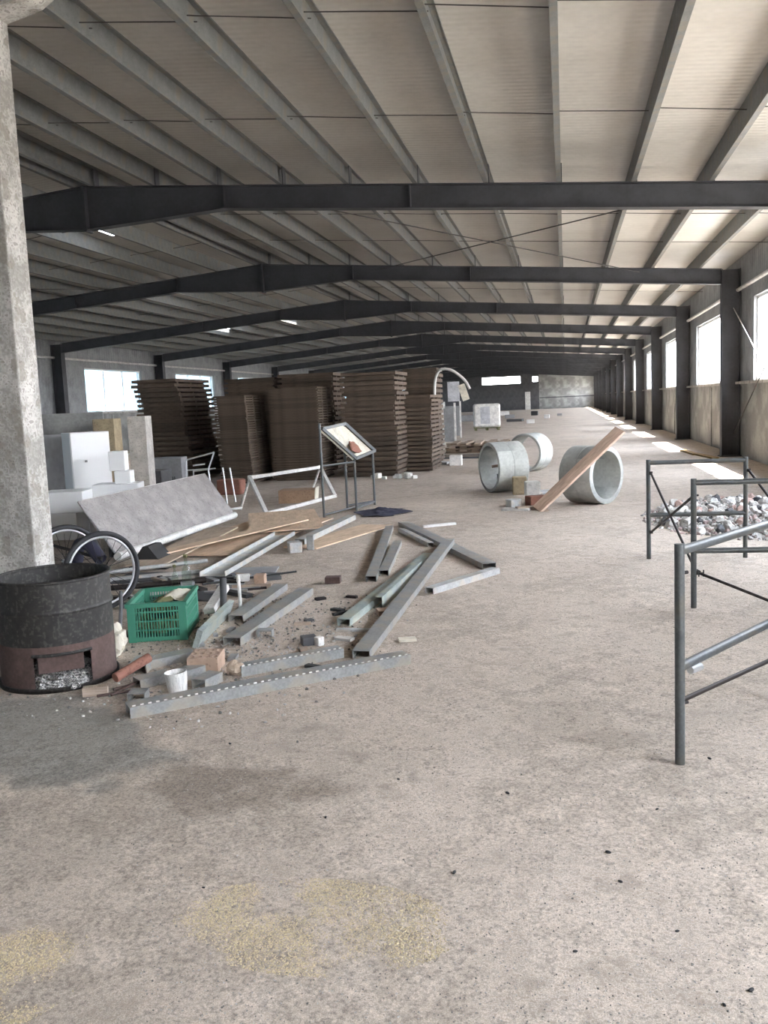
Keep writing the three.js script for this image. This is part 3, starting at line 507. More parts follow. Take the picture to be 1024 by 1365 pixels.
{ // easel stand with a tilted tray
  const c = thing('easel_stand', 'thin legged metal stand holding a tilted cream tray', 'stand');
  const legs = [[-3.45, -12.35, 1.37], [-3.13, -13.05, 0.80], [-3.04, -13.95, 0.87], [-3.36, -13.4, 1.31]];
  for (const [x, z, h] of legs) mesh('leg', tube([x, 0, z], [x, h, z], 0.019, 8), mats.tube, c);
  for (const [a, b, y] of [[0, 1, 0.76], [0, 2, 0.05], [1, 2, 0.05], [3, 2, 0.06]]) mesh('rail', tube([legs[a][0], y, legs[a][1]], [legs[b][0], y, legs[b][1]], 0.015, 8), mats.tube, c);
  const T = [V(-3.45, 1.27, -12.4), V(-3.36, 1.31, -13.4), V(-3.03, 0.85, -13.95), V(-3.13, 0.79, -13.05)];
  const g = new THREE.BufferGeometry(), n = V(0.03, 0.022, 0), p = []; const quad = (a, b, d, e) => p.push(...a.toArray(), ...b.toArray(), ...d.toArray(), ...a.toArray(), ...d.toArray(), ...e.toArray());
  const Lo = T.map(q => q.clone().sub(V(0.012, 0.014, 0))); quad(T[0], T[3], T[2], T[1]); quad(Lo[0], Lo[1], Lo[2], Lo[3]); for (let i = 0; i < 4; i++) { const j = (i + 1) % 4; quad(T[i], T[j], Lo[j], Lo[i]); }
  g.setAttribute('position', new THREE.Float32BufferAttribute(p, 3)); g.computeVertexNormals(); mesh('tray_board', uvm(g), mats.cream, c);
  for (let i = 0; i < 4; i++) { const A = T[i].clone().add(n), B = T[(i + 1) % 4].clone().add(n), q = box(0.028, 0.045, A.distanceTo(B) + 0.02); q.applyMatrix4(basisAlong(A, B)); const m = A.clone().add(B).multiplyScalar(0.5); q.translate(m.x, m.y, m.z); mesh('tray_rim', q, mats.tube, c); }
  const rg = tag(blob('red_glove', 0.11, 0.045, 0.2, 3, mats.brickred), 'crumpled dark red glove lying in the tilted tray', 'glove'); rg.position.set(-3.15, 0.965, -13.2); rg.rotation.z = -0.9;
}
{
  const b = thing('cardboard_box', 'brown cardboard box inside the tilted white frame', 'box', [-4.52, 0, -14.62], 0.12);
  mesh('carton_body', box(0.62, 0.22, 0.42, 0, 0.11, 0, null, 0.006), mats.carton, b); mesh('open_flap', box(0.012, 0.24, 0.40, 0.316, 0.125, 0, [0, 0, -0.1]), mats.cream, b);
  const cl = (() => { const g = new THREE.PlaneGeometry(0.9, 0.9, 44, 44); g.rotateX(-Math.PI / 2); const p = g.attributes.position; for (let i = 0; i < p.count; i++) { const x = p.getX(i), z = p.getZ(i), r = Math.hypot(x / 0.45, z / 0.45); p.setY(i, 0.012 + Math.max(0, 0.11 * fbm(T1, (x + 2) / 4, (z + 2) / 4, 24, 3) * (1.15 - r))); p.setX(i, x * (0.75 + 0.25 * Math.cos(z * 9))); } g.computeVertexNormals(); return mesh('dark_cloth', g, mats.navy); })();
  tag(cl, 'navy cloth dropped on the floor by the easel stand', 'cloth'); cl.position.set(-2.68, 0, -12.85);
}
{ // boards under and around the channels
  const bd = (label, x, z, w, d, turn, y, mat, tilt = 0) => { const m = tag(mesh('flat_board', box(w, 0.014, d, 0, 0.007, 0), mat), label, 'board', 'boards lying under the scrap'); m.position.set(x, y, z); m.rotation.set(tilt, turn, 0); return m; };
  bd('large tan plywood sheet lying behind the tray channel', -3.95, -10.6, 1.15, 2.9, -0.12, 0.03, mats.plylight, 0.01);
  bd('tan plywood sheet with a pointed far corner by the angle frame', -3.75, -11.4, 0.95, 1.7, 0.35, 0.10, mats.plylight, 0.03);
  bd('narrow brown board along the front of the chute', -4.25, -9.4, 0.40, 2.5, 0.06, 0.10, mats.ply, 0.01);
  bd('long plank edge crossing the plywood sheets', -3.85, -9.9, 0.2, 2.6, -0.35, 0.13, mats.plylight, 0.01);
  bd('grey board on the floor near the bottles', -3.25, -8.2, 0.85, 0.5, 0.2, 0.0, mats.grey);
  bd('thin pale strip of board reaching right past the channels', -2.75, -10.6, 0.45, 1.9, -0.28, 0.0, mats.plylight);
  bd('dark rubber mat scrap under the tray channel', -3.9, -8.0, 0.9, 0.5, 0.1, 0.0, mats.greydark);
  bd('dull board tucked behind the green crate', -3.3, -7.2, 0.7, 0.35, -0.2, 0.0, mats.greydark);
  const tr = tag(mesh('dark_trestle', extr([[-0.22, 0], [0.22, 0], [0.03, 0.24], [-0.03, 0.24]], 0.3), mats.black), 'black wedge trestle under the chute', 'trestle'); tr.position.set(-4.3, 0, -8.6);
  const pip = (label, A, B, r, mat) => tag(mesh('pipe', tube(A, B, r, 10), mat), label, 'pipe', 'pipes in the scrap');
  pip('pale pipe lying across behind the wheels', [-4.35, 0.14, -7.5], [-3.45, 0.16, -8.05], 0.02, mats.alu);
  pip('dark pipe below the pale one behind the wheels', [-4.3, 0.03, -7.3], [-3.35, 0.03, -7.75], 0.025, mats.tubedark);
  pip('thin black bar crossing toward the floor on the right of the tray channel', [-3.3, 0.03, -7.55], [-2.6, 0.02, -8.2], 0.01, mats.black);
  pip('short grey pipe stub leaning by the crate', [-2.72, 0.0, -6.6], [-2.74, 0.26, -6.68], 0.028, mats.greydark);
  pip('slim pale pipe stub standing beside the grey stub', [-2.62, 0.0, -6.72], [-2.64, 0.27, -6.76], 0.014, mats.steelwhite);
  const bottle = (label, x, z, s, mat) => { const c = thing('bottle', label, 'bottle', [x, 0, z]); mesh('glass_body', lathe([[0, 0], [0.036, 0], [0.038, 0.02], [0.038, 0.16], [0.03, 0.19], [0.014, 0.22], [0.013, 0.28], [0.016, 0.285], [0.010, 0.29]].map(p => [p[0] * s, p[1] * s]), 20), mat, c); mesh('cap', lathe([[0, 0.30], [0.017, 0.30], [0.017, 0.275], [0.0, 0.275]].map(p => [p[0] * s, p[1] * s]).reverse(), 14), mats.olive, c); return c; };
  bottle('taller clear bottle standing behind the crate', -3.36, -7.35, 1.15, mats.glassbottle); bottle('shorter clear bottle beside the taller one', -3.46, -7.32, 0.85, mats.glassbottle);
  const blk = (name, label, x, y, z, w, h, d, turn, mat) => { const m = tag(mesh(name, box(w, h, d, 0, h / 2, 0, null, Math.min(h, d, w) * 0.08), mat), label, 'block'); m.position.set(x, y, z); m.rotation.y = turn; return m; };
  blk('wood_block', 'dark brown block alone between the two channel heaps', -2.11, 0, -7.75, 0.14, 0.06, 0.10, 0.1, mats.rust);
  blk('foam_block', 'small white block on the scrap behind the short channels', -2.98, 0.02, -7.75, 0.12, 0.06, 0.09, 0.3, mats.white);
  blk('wood_block', 'orange tan wood block beside the small white block', -2.80, 0.0, -7.72, 0.10, 0.09, 0.10, 0.1, mats.brick);
  blk('wood_block', 'dark lump of scrap between channels near the camera', -1.74, 0, -5.68, 0.10, 0.06, 0.09, 0.5, mats.greydark);
  blk('foam_block', 'white scrap beside the dark lump', -1.66, 0, -5.66, 0.05, 0.06, 0.05, 0.9, mats.white);
  blk('wood_block', 'rust coloured block under the channel on edge', -1.40, 0, -6.55, 0.09, 0.04, 0.12, 0.4, mats.brick);
  blk('white_scrap', 'flat white scrap right of the long tipped channel', -1.08, 0, -5.80, 0.12, 0.02, 0.07, 0.3, mats.cream);
  blk('white_scrap', 'flat pale scrap left of the long tipped channel', -1.52, 0, -5.80, 0.13, 0.02, 0.06, -0.3, mats.stone);
  blk('metal_scrap', 'heap of metal clips by the pale channel', -3.0, 0.0, -9.45, 0.14, 0.12, 0.16, 0.5, mats.alu);
  blk('metal_scrap', 'bent metal bracket beside the metal clips', -2.86, 0, -9.6, 0.08, 0.16, 0.08, 0.2, mats.galv);
  blk('white_scrap', 'white strip behind the dark lump', -1.5, 0, -6.05, 0.28, 0.015, 0.05, 0.0, mats.alu);
}
{ // small scrap between the wheels, the tray channel and the crate
  const r2 = rng(77), Q = (x, y) => x + (y - x) * r2(), ms = [mats.greydark, mats.black, mats.tubedark, mats.grey, mats.galv, mats.wood, mats.greydark];
  for (let i = 0; i < 34; i++) { const L = Q(0.10, 0.42), w = Q(0.03, 0.09), h = Q(0.015, 0.05), x = Q(-4.15, -2.75), z = Q(-8.35, -6.75); const o = mesh('scrap_piece', box(L, h, w, 0, h / 2, 0), ms[Math.floor(r2() * ms.length)]); tag(o, 'small loose scrap piece in the litter behind the green crate', 'scrap', 'litter behind the crate'); o.position.set(x, 0.0, z); o.rotation.y = Q(-0.9, 0.9); }
  for (let i = 0; i < 16; i++) { const L = Q(0.05, 0.14), o = mesh('scrap_piece', box(L, 0.02, Q(0.03, 0.06), 0, 0.01, 0), ms[Math.floor(r2() * ms.length)]); tag(o, 'tiny scrap piece on the floor among the front channels', 'scrap', 'litter among the front channels'); o.position.set(Q(-2.6, -1.5), 0, Q(-7.2, -5.1)); o.rotation.y = Q(0, 3); }
}
{ // heap by the left wall: white cabinet, foam blocks, boxes
  const cab = thing('white_cabinet', 'white cabinet with a plain door standing on foam blocks left of the chute', 'cabinet', [-6.78, 0.56, -11.75], 0.80);
  mesh('cabinet_body', box(0.56, 0.83, 0.42, 0, 0.415, -0.02, null, 0.008), mats.foam, cab); mesh('cabinet_door', box(0.54, 0.81, 0.018, 0, 0.415, 0.20, null, 0.004), mats.foam, cab); mesh('door_knob', box(0.03, 0.03, 0.02, -0.08, 0.42, 0.218), mats.grey, cab);
  const dc = tag(mesh('steel_sheet', box(0.34, 0.82, 0.05, 0, 0.41, 0), mats.grey), 'grey steel sheet standing left of the white cabinet', 'sheet'); dc.position.set(-7.55, 0.0, -12.2); dc.scale.y = 1.66; dc.rotation.y = 0.6;
  const fb = (label, x, y, z, w, h, d, turn = 0.25) => { const m = tag(mesh('foam_block', box(w, h, d, 0, h / 2, 0, null, 0.012), mats.foam), label, 'foam block', 'white foam blocks beside the chute'); m.position.set(x, y, z); m.rotation.y = turn; return m; };
  fb('long white foam block at the right end of the white heap', -6.08, 0.42, -11.3, 0.62, 0.26, 0.4);
  fb('white foam block in front under the white cabinet', -6.55, 0.36, -10.75, 0.56, 0.28, 0.5);
  fb('lower white foam block hidden behind the chute, right', -6.1, 0.0, -11.3, 0.7, 0.42, 0.5);
  fb('lower white foam block hidden behind the chute, left', -6.7, 0.0, -10.8, 0.6, 0.36, 0.6);
  fb('grey white foam plinth carrying the cabinet', -6.8, 0.0, -11.8, 0.75, 0.56, 0.55);
  fb('small white foam block second from the top of the heap', -5.98, 0.68, -11.3, 0.22, 0.17, 0.25);
  fb('small white foam block topmost on the heap', -6.06, 0.85, -11.32, 0.22, 0.27, 0.22);
  const kb = tag(mesh('khaki_carton', box(0.34, 1.56, 0.4, 0, 0.78, 0, null, 0.01), mats.khaki), 'tall khaki carton between the white cabinet and the wall', 'carton'); kb.position.set(-7.22, 0, -13.2); kb.rotation.y = 0.2;
  const gb = tag(mesh('grey_carton', box(0.30, 1.58, 0.4, 0, 0.79, 0, null, 0.01), mats.stone), 'tall grey carton beside the khaki one', 'carton'); gb.position.set(-6.93, 0, -13.75); gb.rotation.y = 0.2;
  const lg = tag(mesh('pale_sheet', box(1.4, 1.68, 0.05, 0, 0.84, 0), mats.plaster), 'pale grey sheet standing behind the white cabinet', 'sheet'); lg.position.set(-8.5, 0, -14.0); lg.rotation.y = 0.3;
  const vb = thing('machine_box', 'grey machine box with vent slots in front of the first board stack', 'machine', [-7.38, 0, -15.7], 0.2);
  mesh('casing', box(0.6, 0.78, 0.5, 0, 0.39, 0, null, 0.015), mats.grey, vb); for (let i = 0; i < 6; i++) mesh('vent_slot', box(0.014, 0.14, 0.01, -0.02 + i * 0.035, 0.36, 0.252), mats.black, vb);
  const ch = tag(mesh('dark_chest', box(0.62, 0.62, 0.45, 0, 0.31, 0, null, 0.01), mats.greydark), 'dark chest left of the vented machine box', 'chest'); ch.position.set(-7.25, 0, -14.65);
  const pb = thing('topped_rail', 'white capped rail resting on the dark chest', 'rail', [-7.2, 0.62, -14.1]); mesh('rail_bar', box(0.55, 0.03, 0.04, 0, 0.32, 0), mats.white, pb); mesh('rail_post', box(0.03, 0.31, 0.03, -0.2, 0.155, 0), mats.greydark, pb); mesh('rail_post', box(0.03, 0.31, 0.03, 0.2, 0.155, 0), mats.greydark, pb);
  const tf = thing('folding_chair_frame', 'chrome tube folding chair frame standing behind the chute', 'chair frame', [-6.2, 0, -14.6], 0);
  const tb = (a, b, r = 0.014) => tube(a, b, r, 8);
  mesh('back_tube', [tb([-0.33, 0.78, 0], [0.2, 0.90, 0]), tb([0.2, 0.90, 0], [0.08, 0.6, 0.02])], mats.chrome, tf);
  mesh('seat_frame', [tb([-0.33, 0.60, 0.02], [0.08, 0.62, 0.02]), tb([-0.33, 0.56, -0.3], [0.08, 0.6, -0.3]), tb([-0.2, 0.68, 0.02], [0.02, 0.7, 0.02])], mats.chrome, tf);
  for (const [a, b] of [[[-0.33, 0.78, 0], [-0.36, 0, 0.05]], [[-0.2, 0.62, 0.02], [-0.22, 0, 0]], [[0.08, 0.6, 0.02], [0.16, 0, 0.1]], [[0.3, 0.62, -0.1], [0.4, 0, 0.05]], [[0.35, 0.6, -0.3], [0.46, 0, -0.2]]]) mesh('leg', tb(a, b), mats.chrome, tf);
  const rd = tag(mesh('red_bundle', box(0.5, 0.3, 0.3, 0, 0.15, 0, null, 0.04), mats.brickred), 'dull red bundle in front of the first board stack', 'bundle'); rd.position.set(-6.35, 0, -16.2);
  const wp = tag(mesh('floor_rail', tube([-5.55, 0.05, -12.6], [-5.1, 0.06, -13.4], 0.022, 8), mats.steelwhite), 'short pale tube on the floor right of the chute', 'tube');
}
// ------------------------------------------------------------------ stacks of boards
{
  const boardGeo = (w, d, th) => mg([box(w, th * 0.62, d, 0, th * 0.69, 0), box(w * 0.9, th * 0.40, 0.09, 0, th * 0.19, d * 0.38), box(w * 0.9, th * 0.40, 0.09, 0, th * 0.19, -d * 0.38), box(w * 0.9, th * 0.40, 0.09, 0, th * 0.19, 0)]);
  const stack = (label, cx, cz, w, d, H, n, lean, jit) => {
    const th = H / n, g = boardGeo(w, d, th), ms = [mats.board, mats.boardb, mats.board];
    for (let i = 0; i < n; i++) { const o = tag(mesh('pallet_board', g, ms[Math.floor(rnd() * 3)]), i === n - 1 ? `topmost ${label}` : `dusty ${label}, below the top one`, 'pallet board', 'pile: ' + label); o.position.set(cx + lean * (i / n - 0.5) + R(-jit, jit), i * th, cz + R(-jit, jit)); o.rotation.y = R(-0.012, 0.012); }
  };
  stack('board of the leftmost stack beside the window', -9.45, -20.95, 1.12, 2.1, 2.42, 21, -0.35, 0.03);
  stack('thin board of the low second stack from the left', -7.13, -19.1, 0.72, 1.3, 1.93, 36, -0.1, 0.012);
  stack('thin board of the third stack behind the easel stand', -5.86, -19.5, 1.12, 1.1, 2.05, 36, 0, 0.012);
  stack('board of the ragged-edged stack right of the easel stand', -4.28, -20.15, 1.24, 1.5, 2.32, 21, 0, 0.035);
  stack('board of the narrow rightmost stack', -3.42, -21.5, 0.7, 1.7, 1.78, 18, 0, 0.02);
  stack('board of the tall dark stack behind the low second one', -7.85, -22.3, 1.35, 1.2, 2.40, 20, 0, 0.02);
  stack('board of the tall stack behind the third one', -6.38, -22.3, 1.45, 1.2, 2.45, 20, 0, 0.02);
  stack('board of the tall stack behind the narrow rightmost one', -3.75, -24.0, 0.9, 1.2, 2.5, 18, 0, 0.02);
}
// ------------------------------------------------------------------ rings, plank, bits beside them
{
  const ring = (label, C, axis, OD, L, th) => {
    const c = thing('pipe_ring', label, 'pipe ring', [C[0], 0, C[2]]), o = OD / 2, i = o - th, g = lathe([[i, -L / 2], [o - 0.01, -L / 2], [o, -L / 2 + 0.01], [o, -0.012], [o - 0.012, -0.006], [o - 0.012, 0.006], [o, 0.012], [o, L / 2 - 0.01], [o - 0.01, L / 2], [i, L / 2], [i, -L / 2]], 64);
    g.applyMatrix4(new THREE.Matrix4().makeRotationFromQuaternion(new THREE.Quaternion().setFromUnitVectors(V(0, 1, 0), V(...axis).normalize()))); g.translate(0, o, 0); mesh('ring_shell', uvm(g), mats.ring, c); return c;
  };
  const r1 = ring('pale concrete pipe ring lying on its side, left of the leaning plank', [-1.08, 0, -15.62], [0.86, 0, -0.5], 0.87, 0.56, 0.06);
  ring('pale concrete pipe ring propping the leaning plank', [0.36, 0, -13.62], [-0.8, 0, -0.6], 0.86, 0.56, 0.075);
  ring('pale pipe ring farther back, half hidden behind the left ring', [-0.78, 0, -19.9], [0.45, 0, -0.9], 0.84, 0.55, 0.05);
  const bar = tag(mesh('cross_bar', tube([-1.28, 0.44, -15.62], [-0.82, 0.50, -15.66], 0.025, 8), mats.wood), 'stick wedged inside the left pipe ring', 'stick');
  const bx = tag(mesh('grey_brick', box(0.34, 0.24, 0.2, 0, 0.12, 0), mats.greydark), 'dark block lying inside the left pipe ring', 'block'); bx.position.set(-1.0, 0.07, -15.6); bx.rotation.y = 0.4;
  const A = V(-0.42, 0.02, -12.78), B = V(0.76, 1.10, -13.12), pl = thing('wooden_plank', 'wide wooden plank leaning on the pipe ring', 'plank', A.toArray()), L = A.distanceTo(B), g = box(0.22, 0.035, L, 0, 0.0, L / 2);
  g.applyMatrix4(basisAlong(A, B, V(-0.55, 0.62, 0.56))); mesh('board', g, mats.woodpink, pl);
  mesh('end_batten', (() => { const q = box(0.24, 0.05, 0.09, 0, -0.04, 0.06); q.applyMatrix4(basisAlong(A, B, V(-0.55, 0.62, 0.56))); return q; })(), mats.wood, pl);
  const bit = (name, label, x, z, w, h, d, t, m, y = 0, rx = 0) => { const o = tag(mesh(name, box(w, h, d, 0, h / 2, 0, null, Math.min(w, h, d) * 0.1), m), label, 'scrap'); o.position.set(x, y, z); o.rotation.set(rx, t, 0); };
  bit('wood_offcut', 'short wood offcut at the foot of the leaning plank', -0.55, -12.95, 0.36, 0.05, 0.14, 0.3, mats.wood);
  bit('red_scrap', 'red brown scrap beside the leaning plank', -0.45, -13.35, 0.28, 0.16, 0.2, 0.5, mats.brickred);
  bit('white_bag', 'small white bag between the two pipe rings', -0.52, -13.75, 0.22, 0.34, 0.2, 0.2, mats.white);
  bit('tan_box', 'tan box between the pipe rings farther back', -0.78, -15.1, 0.24, 0.30, 0.22, 0.1, mats.khaki);
  bit('silver_scrap', 'shiny crumpled scrap by the wood offcut', -0.78, -13.3, 0.2, 0.12, 0.15, 0.7, mats.alu);
  bit('grey_scrap', 'grey flat scrap in front of the left pipe ring', -0.72, -12.9, 0.4, 0.03, 0.2, -0.2, mats.stone);
  for (const [i, p] of [[[-0.45, 0.025, -14.9], [-0.05, 0.025, -15.3]], [[-0.5, 0.025, -15.2], [0.15, 0.025, -15.6]]].entries()) tag(mesh('steel_bar', tube(p[0], p[1], 0.025, 8), mats.alu), ['nearer steel bar on the floor behind the plank ring', 'farther steel bar on the floor behind the plank ring'][i], 'bar');
}
// ------------------------------------------------------------------ scaffold frames and braces
{
  const r = 0.021;
  const scaf = (label, P, Q, extra = []) => { // P, Q: feet of the two posts
    const c = thing('scaffold_frame', label, 'scaffold frame', [P[0], 0, P[1]]), dx = Q[0] - P[0], dz = Q[1] - P[1];
    mesh('post', tube([0, 0, 0], [0, 0.965, 0], r, 14), mats.tube, c); mesh('post', tube([dx, 0, dz], [dx, 0.965, dz], r, 14), mats.tube, c);
    mesh('top_rail', tube([0, 0.935, 0], [dx, 0.935, dz], r, 14), mats.tube, c); mesh('lower_rail', tube([0, 0.43, 0], [dx, 0.43, dz], r, 14), mats.tube, c);
    const n = Math.hypot(dx, dz); for (const [fx, fz] of [[0, 0], [dx, dz]]) for (const y of [0.27, 0.84]) mesh('brace_lug', tube([fx - dz / n * 0.0, y, fz], [fx + dx / n * 0.0 + 0.035, y, fz - 0.02], 0.008, 6), mats.tubedark, c);
    for (const [a, b, rr, m] of extra) mesh('tie', tube(a, b, rr, 8), m, c); return c;
  };
  scaf('farthest galvanised scaffold frame, in front of the rubble heap', [0.77, -8.87], [1.66, -8.91]);
  scaf('middle scaffold frame, cut by the right edge of the view', [0.91, -6.81], [1.80, -6.84]);
  const s1 = scaf('nearest scaffold frame, large at the right edge of the view', [0.46, -3.87], [1.04, -4.74], [[[0, 0.28, 0], [0.58, 0.23, -0.87], 0.011, mats.tubedark]]);
  mesh('coupling', tube([0.05, 0.40, -0.06], [0.10, 0.40, -0.12], 0.018, 10), mats.chrome, s1);
  const br = (label, A, B) => { const c = thing('cross_brace', label, 'brace'); mesh('brace_tube', tube(A, B, 0.011, 8), mats.tubedark, c); for (const e of [A, B]) mesh('flat_end', box(0.03, 0.03, 0.012, e[0], e[1], e[2]), mats.tubedark, c); };
  br('brace falling from the farthest frame to the left post of the middle frame', [0.79, 0.84, -8.83], [0.93, 0.27, -6.84]);
  br('brace rising from the farthest frame to the left post of the middle frame', [0.79, 0.27, -8.83], [0.92, 0.84, -6.84]);
  br('brace falling between the right posts of the two far frames', [1.68, 0.84, -8.87], [1.82, 0.27, -6.87]);
  br('brace rising between the right posts of the two far frames', [1.68, 0.27, -8.87], [1.82, 0.84, -6.87]);
  const nut = thing('wing_nut', 'black wing nut on the left post of the middle scaffold frame', 'wing nut', [0.945, 0.27, -6.765]); mesh('nut_core', tube([-0.012, 0, 0], [0.03, 0, 0], 0.008, 8), mats.black, nut); for (const x of [-0.005, 0.028]) mesh('wing', box(0.008, 0.05, 0.012, x, 0, 0), mats.black, nut);
  br('loose brace hanging from the middle frame with its end on the floor', [0.94, 0.27, -6.78], [1.8, 0.012, -5.985]);
}
// ------------------------------------------------------------------ rubble heap
{
  const stoneGeo = []; for (let v = 0; v < 6; v++) { const g = new THREE.IcosahedronGeometry(1, 1), p = g.attributes.position, q = V(), r = rng(100 + v), key = new Map(); for (let i = 0; i < p.count; i++) { q.fromBufferAttribute(p, i); const k = q.toArray().map(x => x.toFixed(3)).join(); if (!key.has(k)) key.set(k, 0.7 + 0.5 * r()); q.multiplyScalar(key.get(k)); p.setXYZ(i, q.x, q.y * 0.75, q.z * 0.9); } g.computeVertexNormals(); stoneGeo.push(uvm(g)); }
  const hgt = (x, z) => { const a = (x - 2.15) / 1.15, b = (z + 11.7) / 1.75; return Math.max(0, 0.17 * (1 - a * a - b * b)); };
  const ms = [mats.stone, mats.stone, mats.white, mats.stonepink, mats.greydark];
  let n = 0; const spots = []; while (n < 150) { const x = R(1.05, 3.2), z = R(-13.4, -9.95); const a = (x - 2.15) / 1.1, b = (z + 11.7) / 1.7; if (a * a + b * b > 1) continue; spots.push([x, z]); n++; }
  spots.forEach(([x, z], i) => { const s = R(0.035, 0.085), o = mesh('rubble_stone', stoneGeo[i % 6], ms[Math.floor(rnd() * 5)]); tag(o, 'broken stone in the pale rubble heap behind the scaffold frames', 'stone', 'rubble heap'); o.scale.setScalar(s); o.position.set(x, hgt(x, z) + s * 0.3, z); o.rotation.set(R(0, 6), R(0, 6), R(0, 6)); });
  const im = new THREE.InstancedMesh(stoneGeo[0], mats.stone, 1800), d = new THREE.Object3D(), col = new THREE.Color(); im.name = 'gravel_heap'; im.castShadow = im.receiveShadow = true;
  for (let i = 0; i < 1800; i++) { const a = R(0, 6.283), rr = Math.sqrt(rnd()) * 1.05, x = 2.15 + Math.cos(a) * rr * 1.15, z = -11.7 + Math.sin(a) * rr * 1.75, s = R(0.012, 0.04); d.position.set(x, hgt(x, z) * 0.9, z); d.rotation.set(R(0, 6), R(0, 6), R(0, 6)); d.scale.setScalar(s); d.updateMatrix(); im.setMatrixAt(i, d.matrix); const k = R(0.5, 1.15), pk = rnd() < 0.25 ? 0.8 : 1; im.setColorAt(i, col.setRGB(k, k * pk, k * pk)); }
  scene.add(im); tag(im, 'fine gravel filling the rubble heap', 'gravel', null, 'stuff');
  const core = mesh('rubble_base', (() => { const g = new THREE.SphereGeometry(1, 32, 12, 0, 6.2832, 0, Math.PI / 2); g.scale(1.05, 0.115, 1.65); return uvm(g); })(), mats.stone); core.position.set(2.15, -0.01, -11.7); tag(core, 'compacted rubble at the core of the heap', 'rubble', null, 'stuff');
}
// ------------------------------------------------------------------ things farther down the hall
{
  const bag = thing('bulk_bag', 'white bulk bag standing on a pallet far down the hall', 'bulk bag', [-4.15, 0, -48.2], 0.12);
  mesh('bag_body', box(1.42, 1.25, 1.3, 0, 0.78, 0, null, 0.12), mats.white, bag); mesh('printed_band', box(0.5, 0.9, 0.02, -0.1, 0.8, 0.655), mats.tarp, bag); mesh('pallet', [box(1.4, 0.04, 1.3, 0, 0.14, 0), box(0.12, 0.12, 1.3, -0.6, 0.06, 0), box(0.12, 0.12, 1.3, 0.6, 0.06, 0), box(0.12, 0.12, 1.3, 0, 0.06, 0)], mats.olive, bag);
  const up = (label, x, z, w, h) => { const c = thing('rack_panel', label, 'rack', [x, 0, z]); mesh('panel', box(w, h, 0.06, 0, h / 2 + 0.1, 0), mats.grey, c); for (const s of [-1, 1]) mesh('post', box(0.07, h + 0.3, 0.07, s * w / 2, (h + 0.3) / 2, 0), mats.steelwhite, c); };
  up('grey rack panel with pale posts left of the white bulk bag', -4.85, -39.0, 0.7, 1.3); up('second grey rack panel nearer the narrow stack', -4.3, -33.5, 0.45, 1.25);
  for (let i = 0; i < 30; i++) { const layer = Math.floor(i / 5), k = i % 5, L = R(1.7, 2.3), o = mesh('timber_plank', box(0.2, 0.05, L, 0, 0.025, 0), i % 3 ? mats.palletb : mats.wood); tag(o, 'old plank in the low timber pile behind the pipe rings', 'plank', 'low timber pile'); const cr = layer % 2; o.position.set(-2.7 + (cr ? (k - 2) * 0.38 : R(-0.05, 0.05)), 0.051 * layer, -28.5 + (cr ? 0 : (k - 2) * 0.42)); o.rotation.y = cr ? R(-0.05, 0.05) : Math.PI / 2 + R(-0.05, 0.05); }
  for (let i = 0; i < 7; i++) { const o = mesh('floor_batten', box(0.08, 0.05, 1.9, 0, 0.025, 0), i % 2 ? mats.palletb : mats.greydark); tag(o, 'loose batten spread on the floor left of the timber pile', 'batten', 'loose battens'); o.position.set(-2.9 + 0.1 * (i % 3), 0, -24.9 - i * 0.2); o.rotation.y = 1.42 + 0.03 * (i % 4); }
  const wb = tag(mesh('white_box', box(0.3, 0.26, 0.25, 0, 0.13, 0, null, 0.01), mats.white), 'small white box at the foot of the narrow rightmost stack', 'box'); wb.position.set(-2.72, 0, -22.3);
  for (let i = 0; i < 8; i++) { const s = R(0.06, 0.13), o = mesh('plaster_lump', box(s * 1.6, s, s, 0, s / 2, 0, null, s * 0.2), mats.white); tag(o, 'pale plaster lump on the floor at the foot of the ragged stack', 'lump', 'plaster lumps'); o.position.set(R(-4.2, -3.1), 0, R(-19.2, -18.7)); o.rotation.y = R(0, 3); }
  // curved pipe boom with a cloth hanging behind the rightmost stack
  const bm = thing('curved_boom', 'pale curved pipe boom rising behind the narrow rightmost stack', 'boom', [-3.0, 0, -22.9]);
  mesh('boom_pipe', curveTube([[-0.25, 0, 0], [-0.25, 2.2, 0], [-0.12, 2.42, 0], [0.15, 2.4, 0], [0.5, 2.12, 0], [0.62, 1.9, 0]], 0.035, 40, 8), mats.steelwhite, bm); mesh('hanging_cloth', box(0.18, 0.42, 0.03, 0.46, 1.82, 0, [0, 0, 0.3]), mats.cream, bm); mesh('blue_sheet', box(0.3, 0.5, 0.03, 0.2, 1.85, 0), mats.tarp, bm);
  mesh('boom_foot', box(0.5, 0.06, 0.5, -0.25, 0.03, 0), mats.grey, bm);
  const fr = [[-2.2, -58, 0.5, 0.25, mats.white], [-3.5, -64, 1.1, 0.18, mats.greydark], [-1.4, -70, 0.4, 0.3, mats.white], [-4.6, -76, 0.8, 0.3, mats.grey], [-2.8, -84, 0.6, 0.4, mats.black], [-6, -90, 0.9, 0.4, mats.white], [-0.5, -78, 0.4, 0.2, mats.grey], [-5.2, -62, 1.4, 0.12, mats.palletb], [-7.5, -70, 1.2, 0.5, mats.grey]];
  const nm = ['white carton on the bare floor beyond the bulk bag', 'low dark slab on the far floor', 'white block far down the middle of the hall', 'grey box on the far floor left of the middle', 'black bin near the far end wall', 'white crate far to the left near the end wall', 'small grey block on the far floor right of the middle', 'flat pallet on the far floor behind the bulk bag', 'grey chest far behind the board stacks'];
  fr.forEach(([x, z, w, h, m], i) => { const o = tag(mesh('far_box', box(w, h, w * 0.7, 0, h / 2, 0, null, 0.03), m), nm[i], 'box'); o.position.set(x, 0, z); o.rotation.y = R(-0.4, 0.4); });
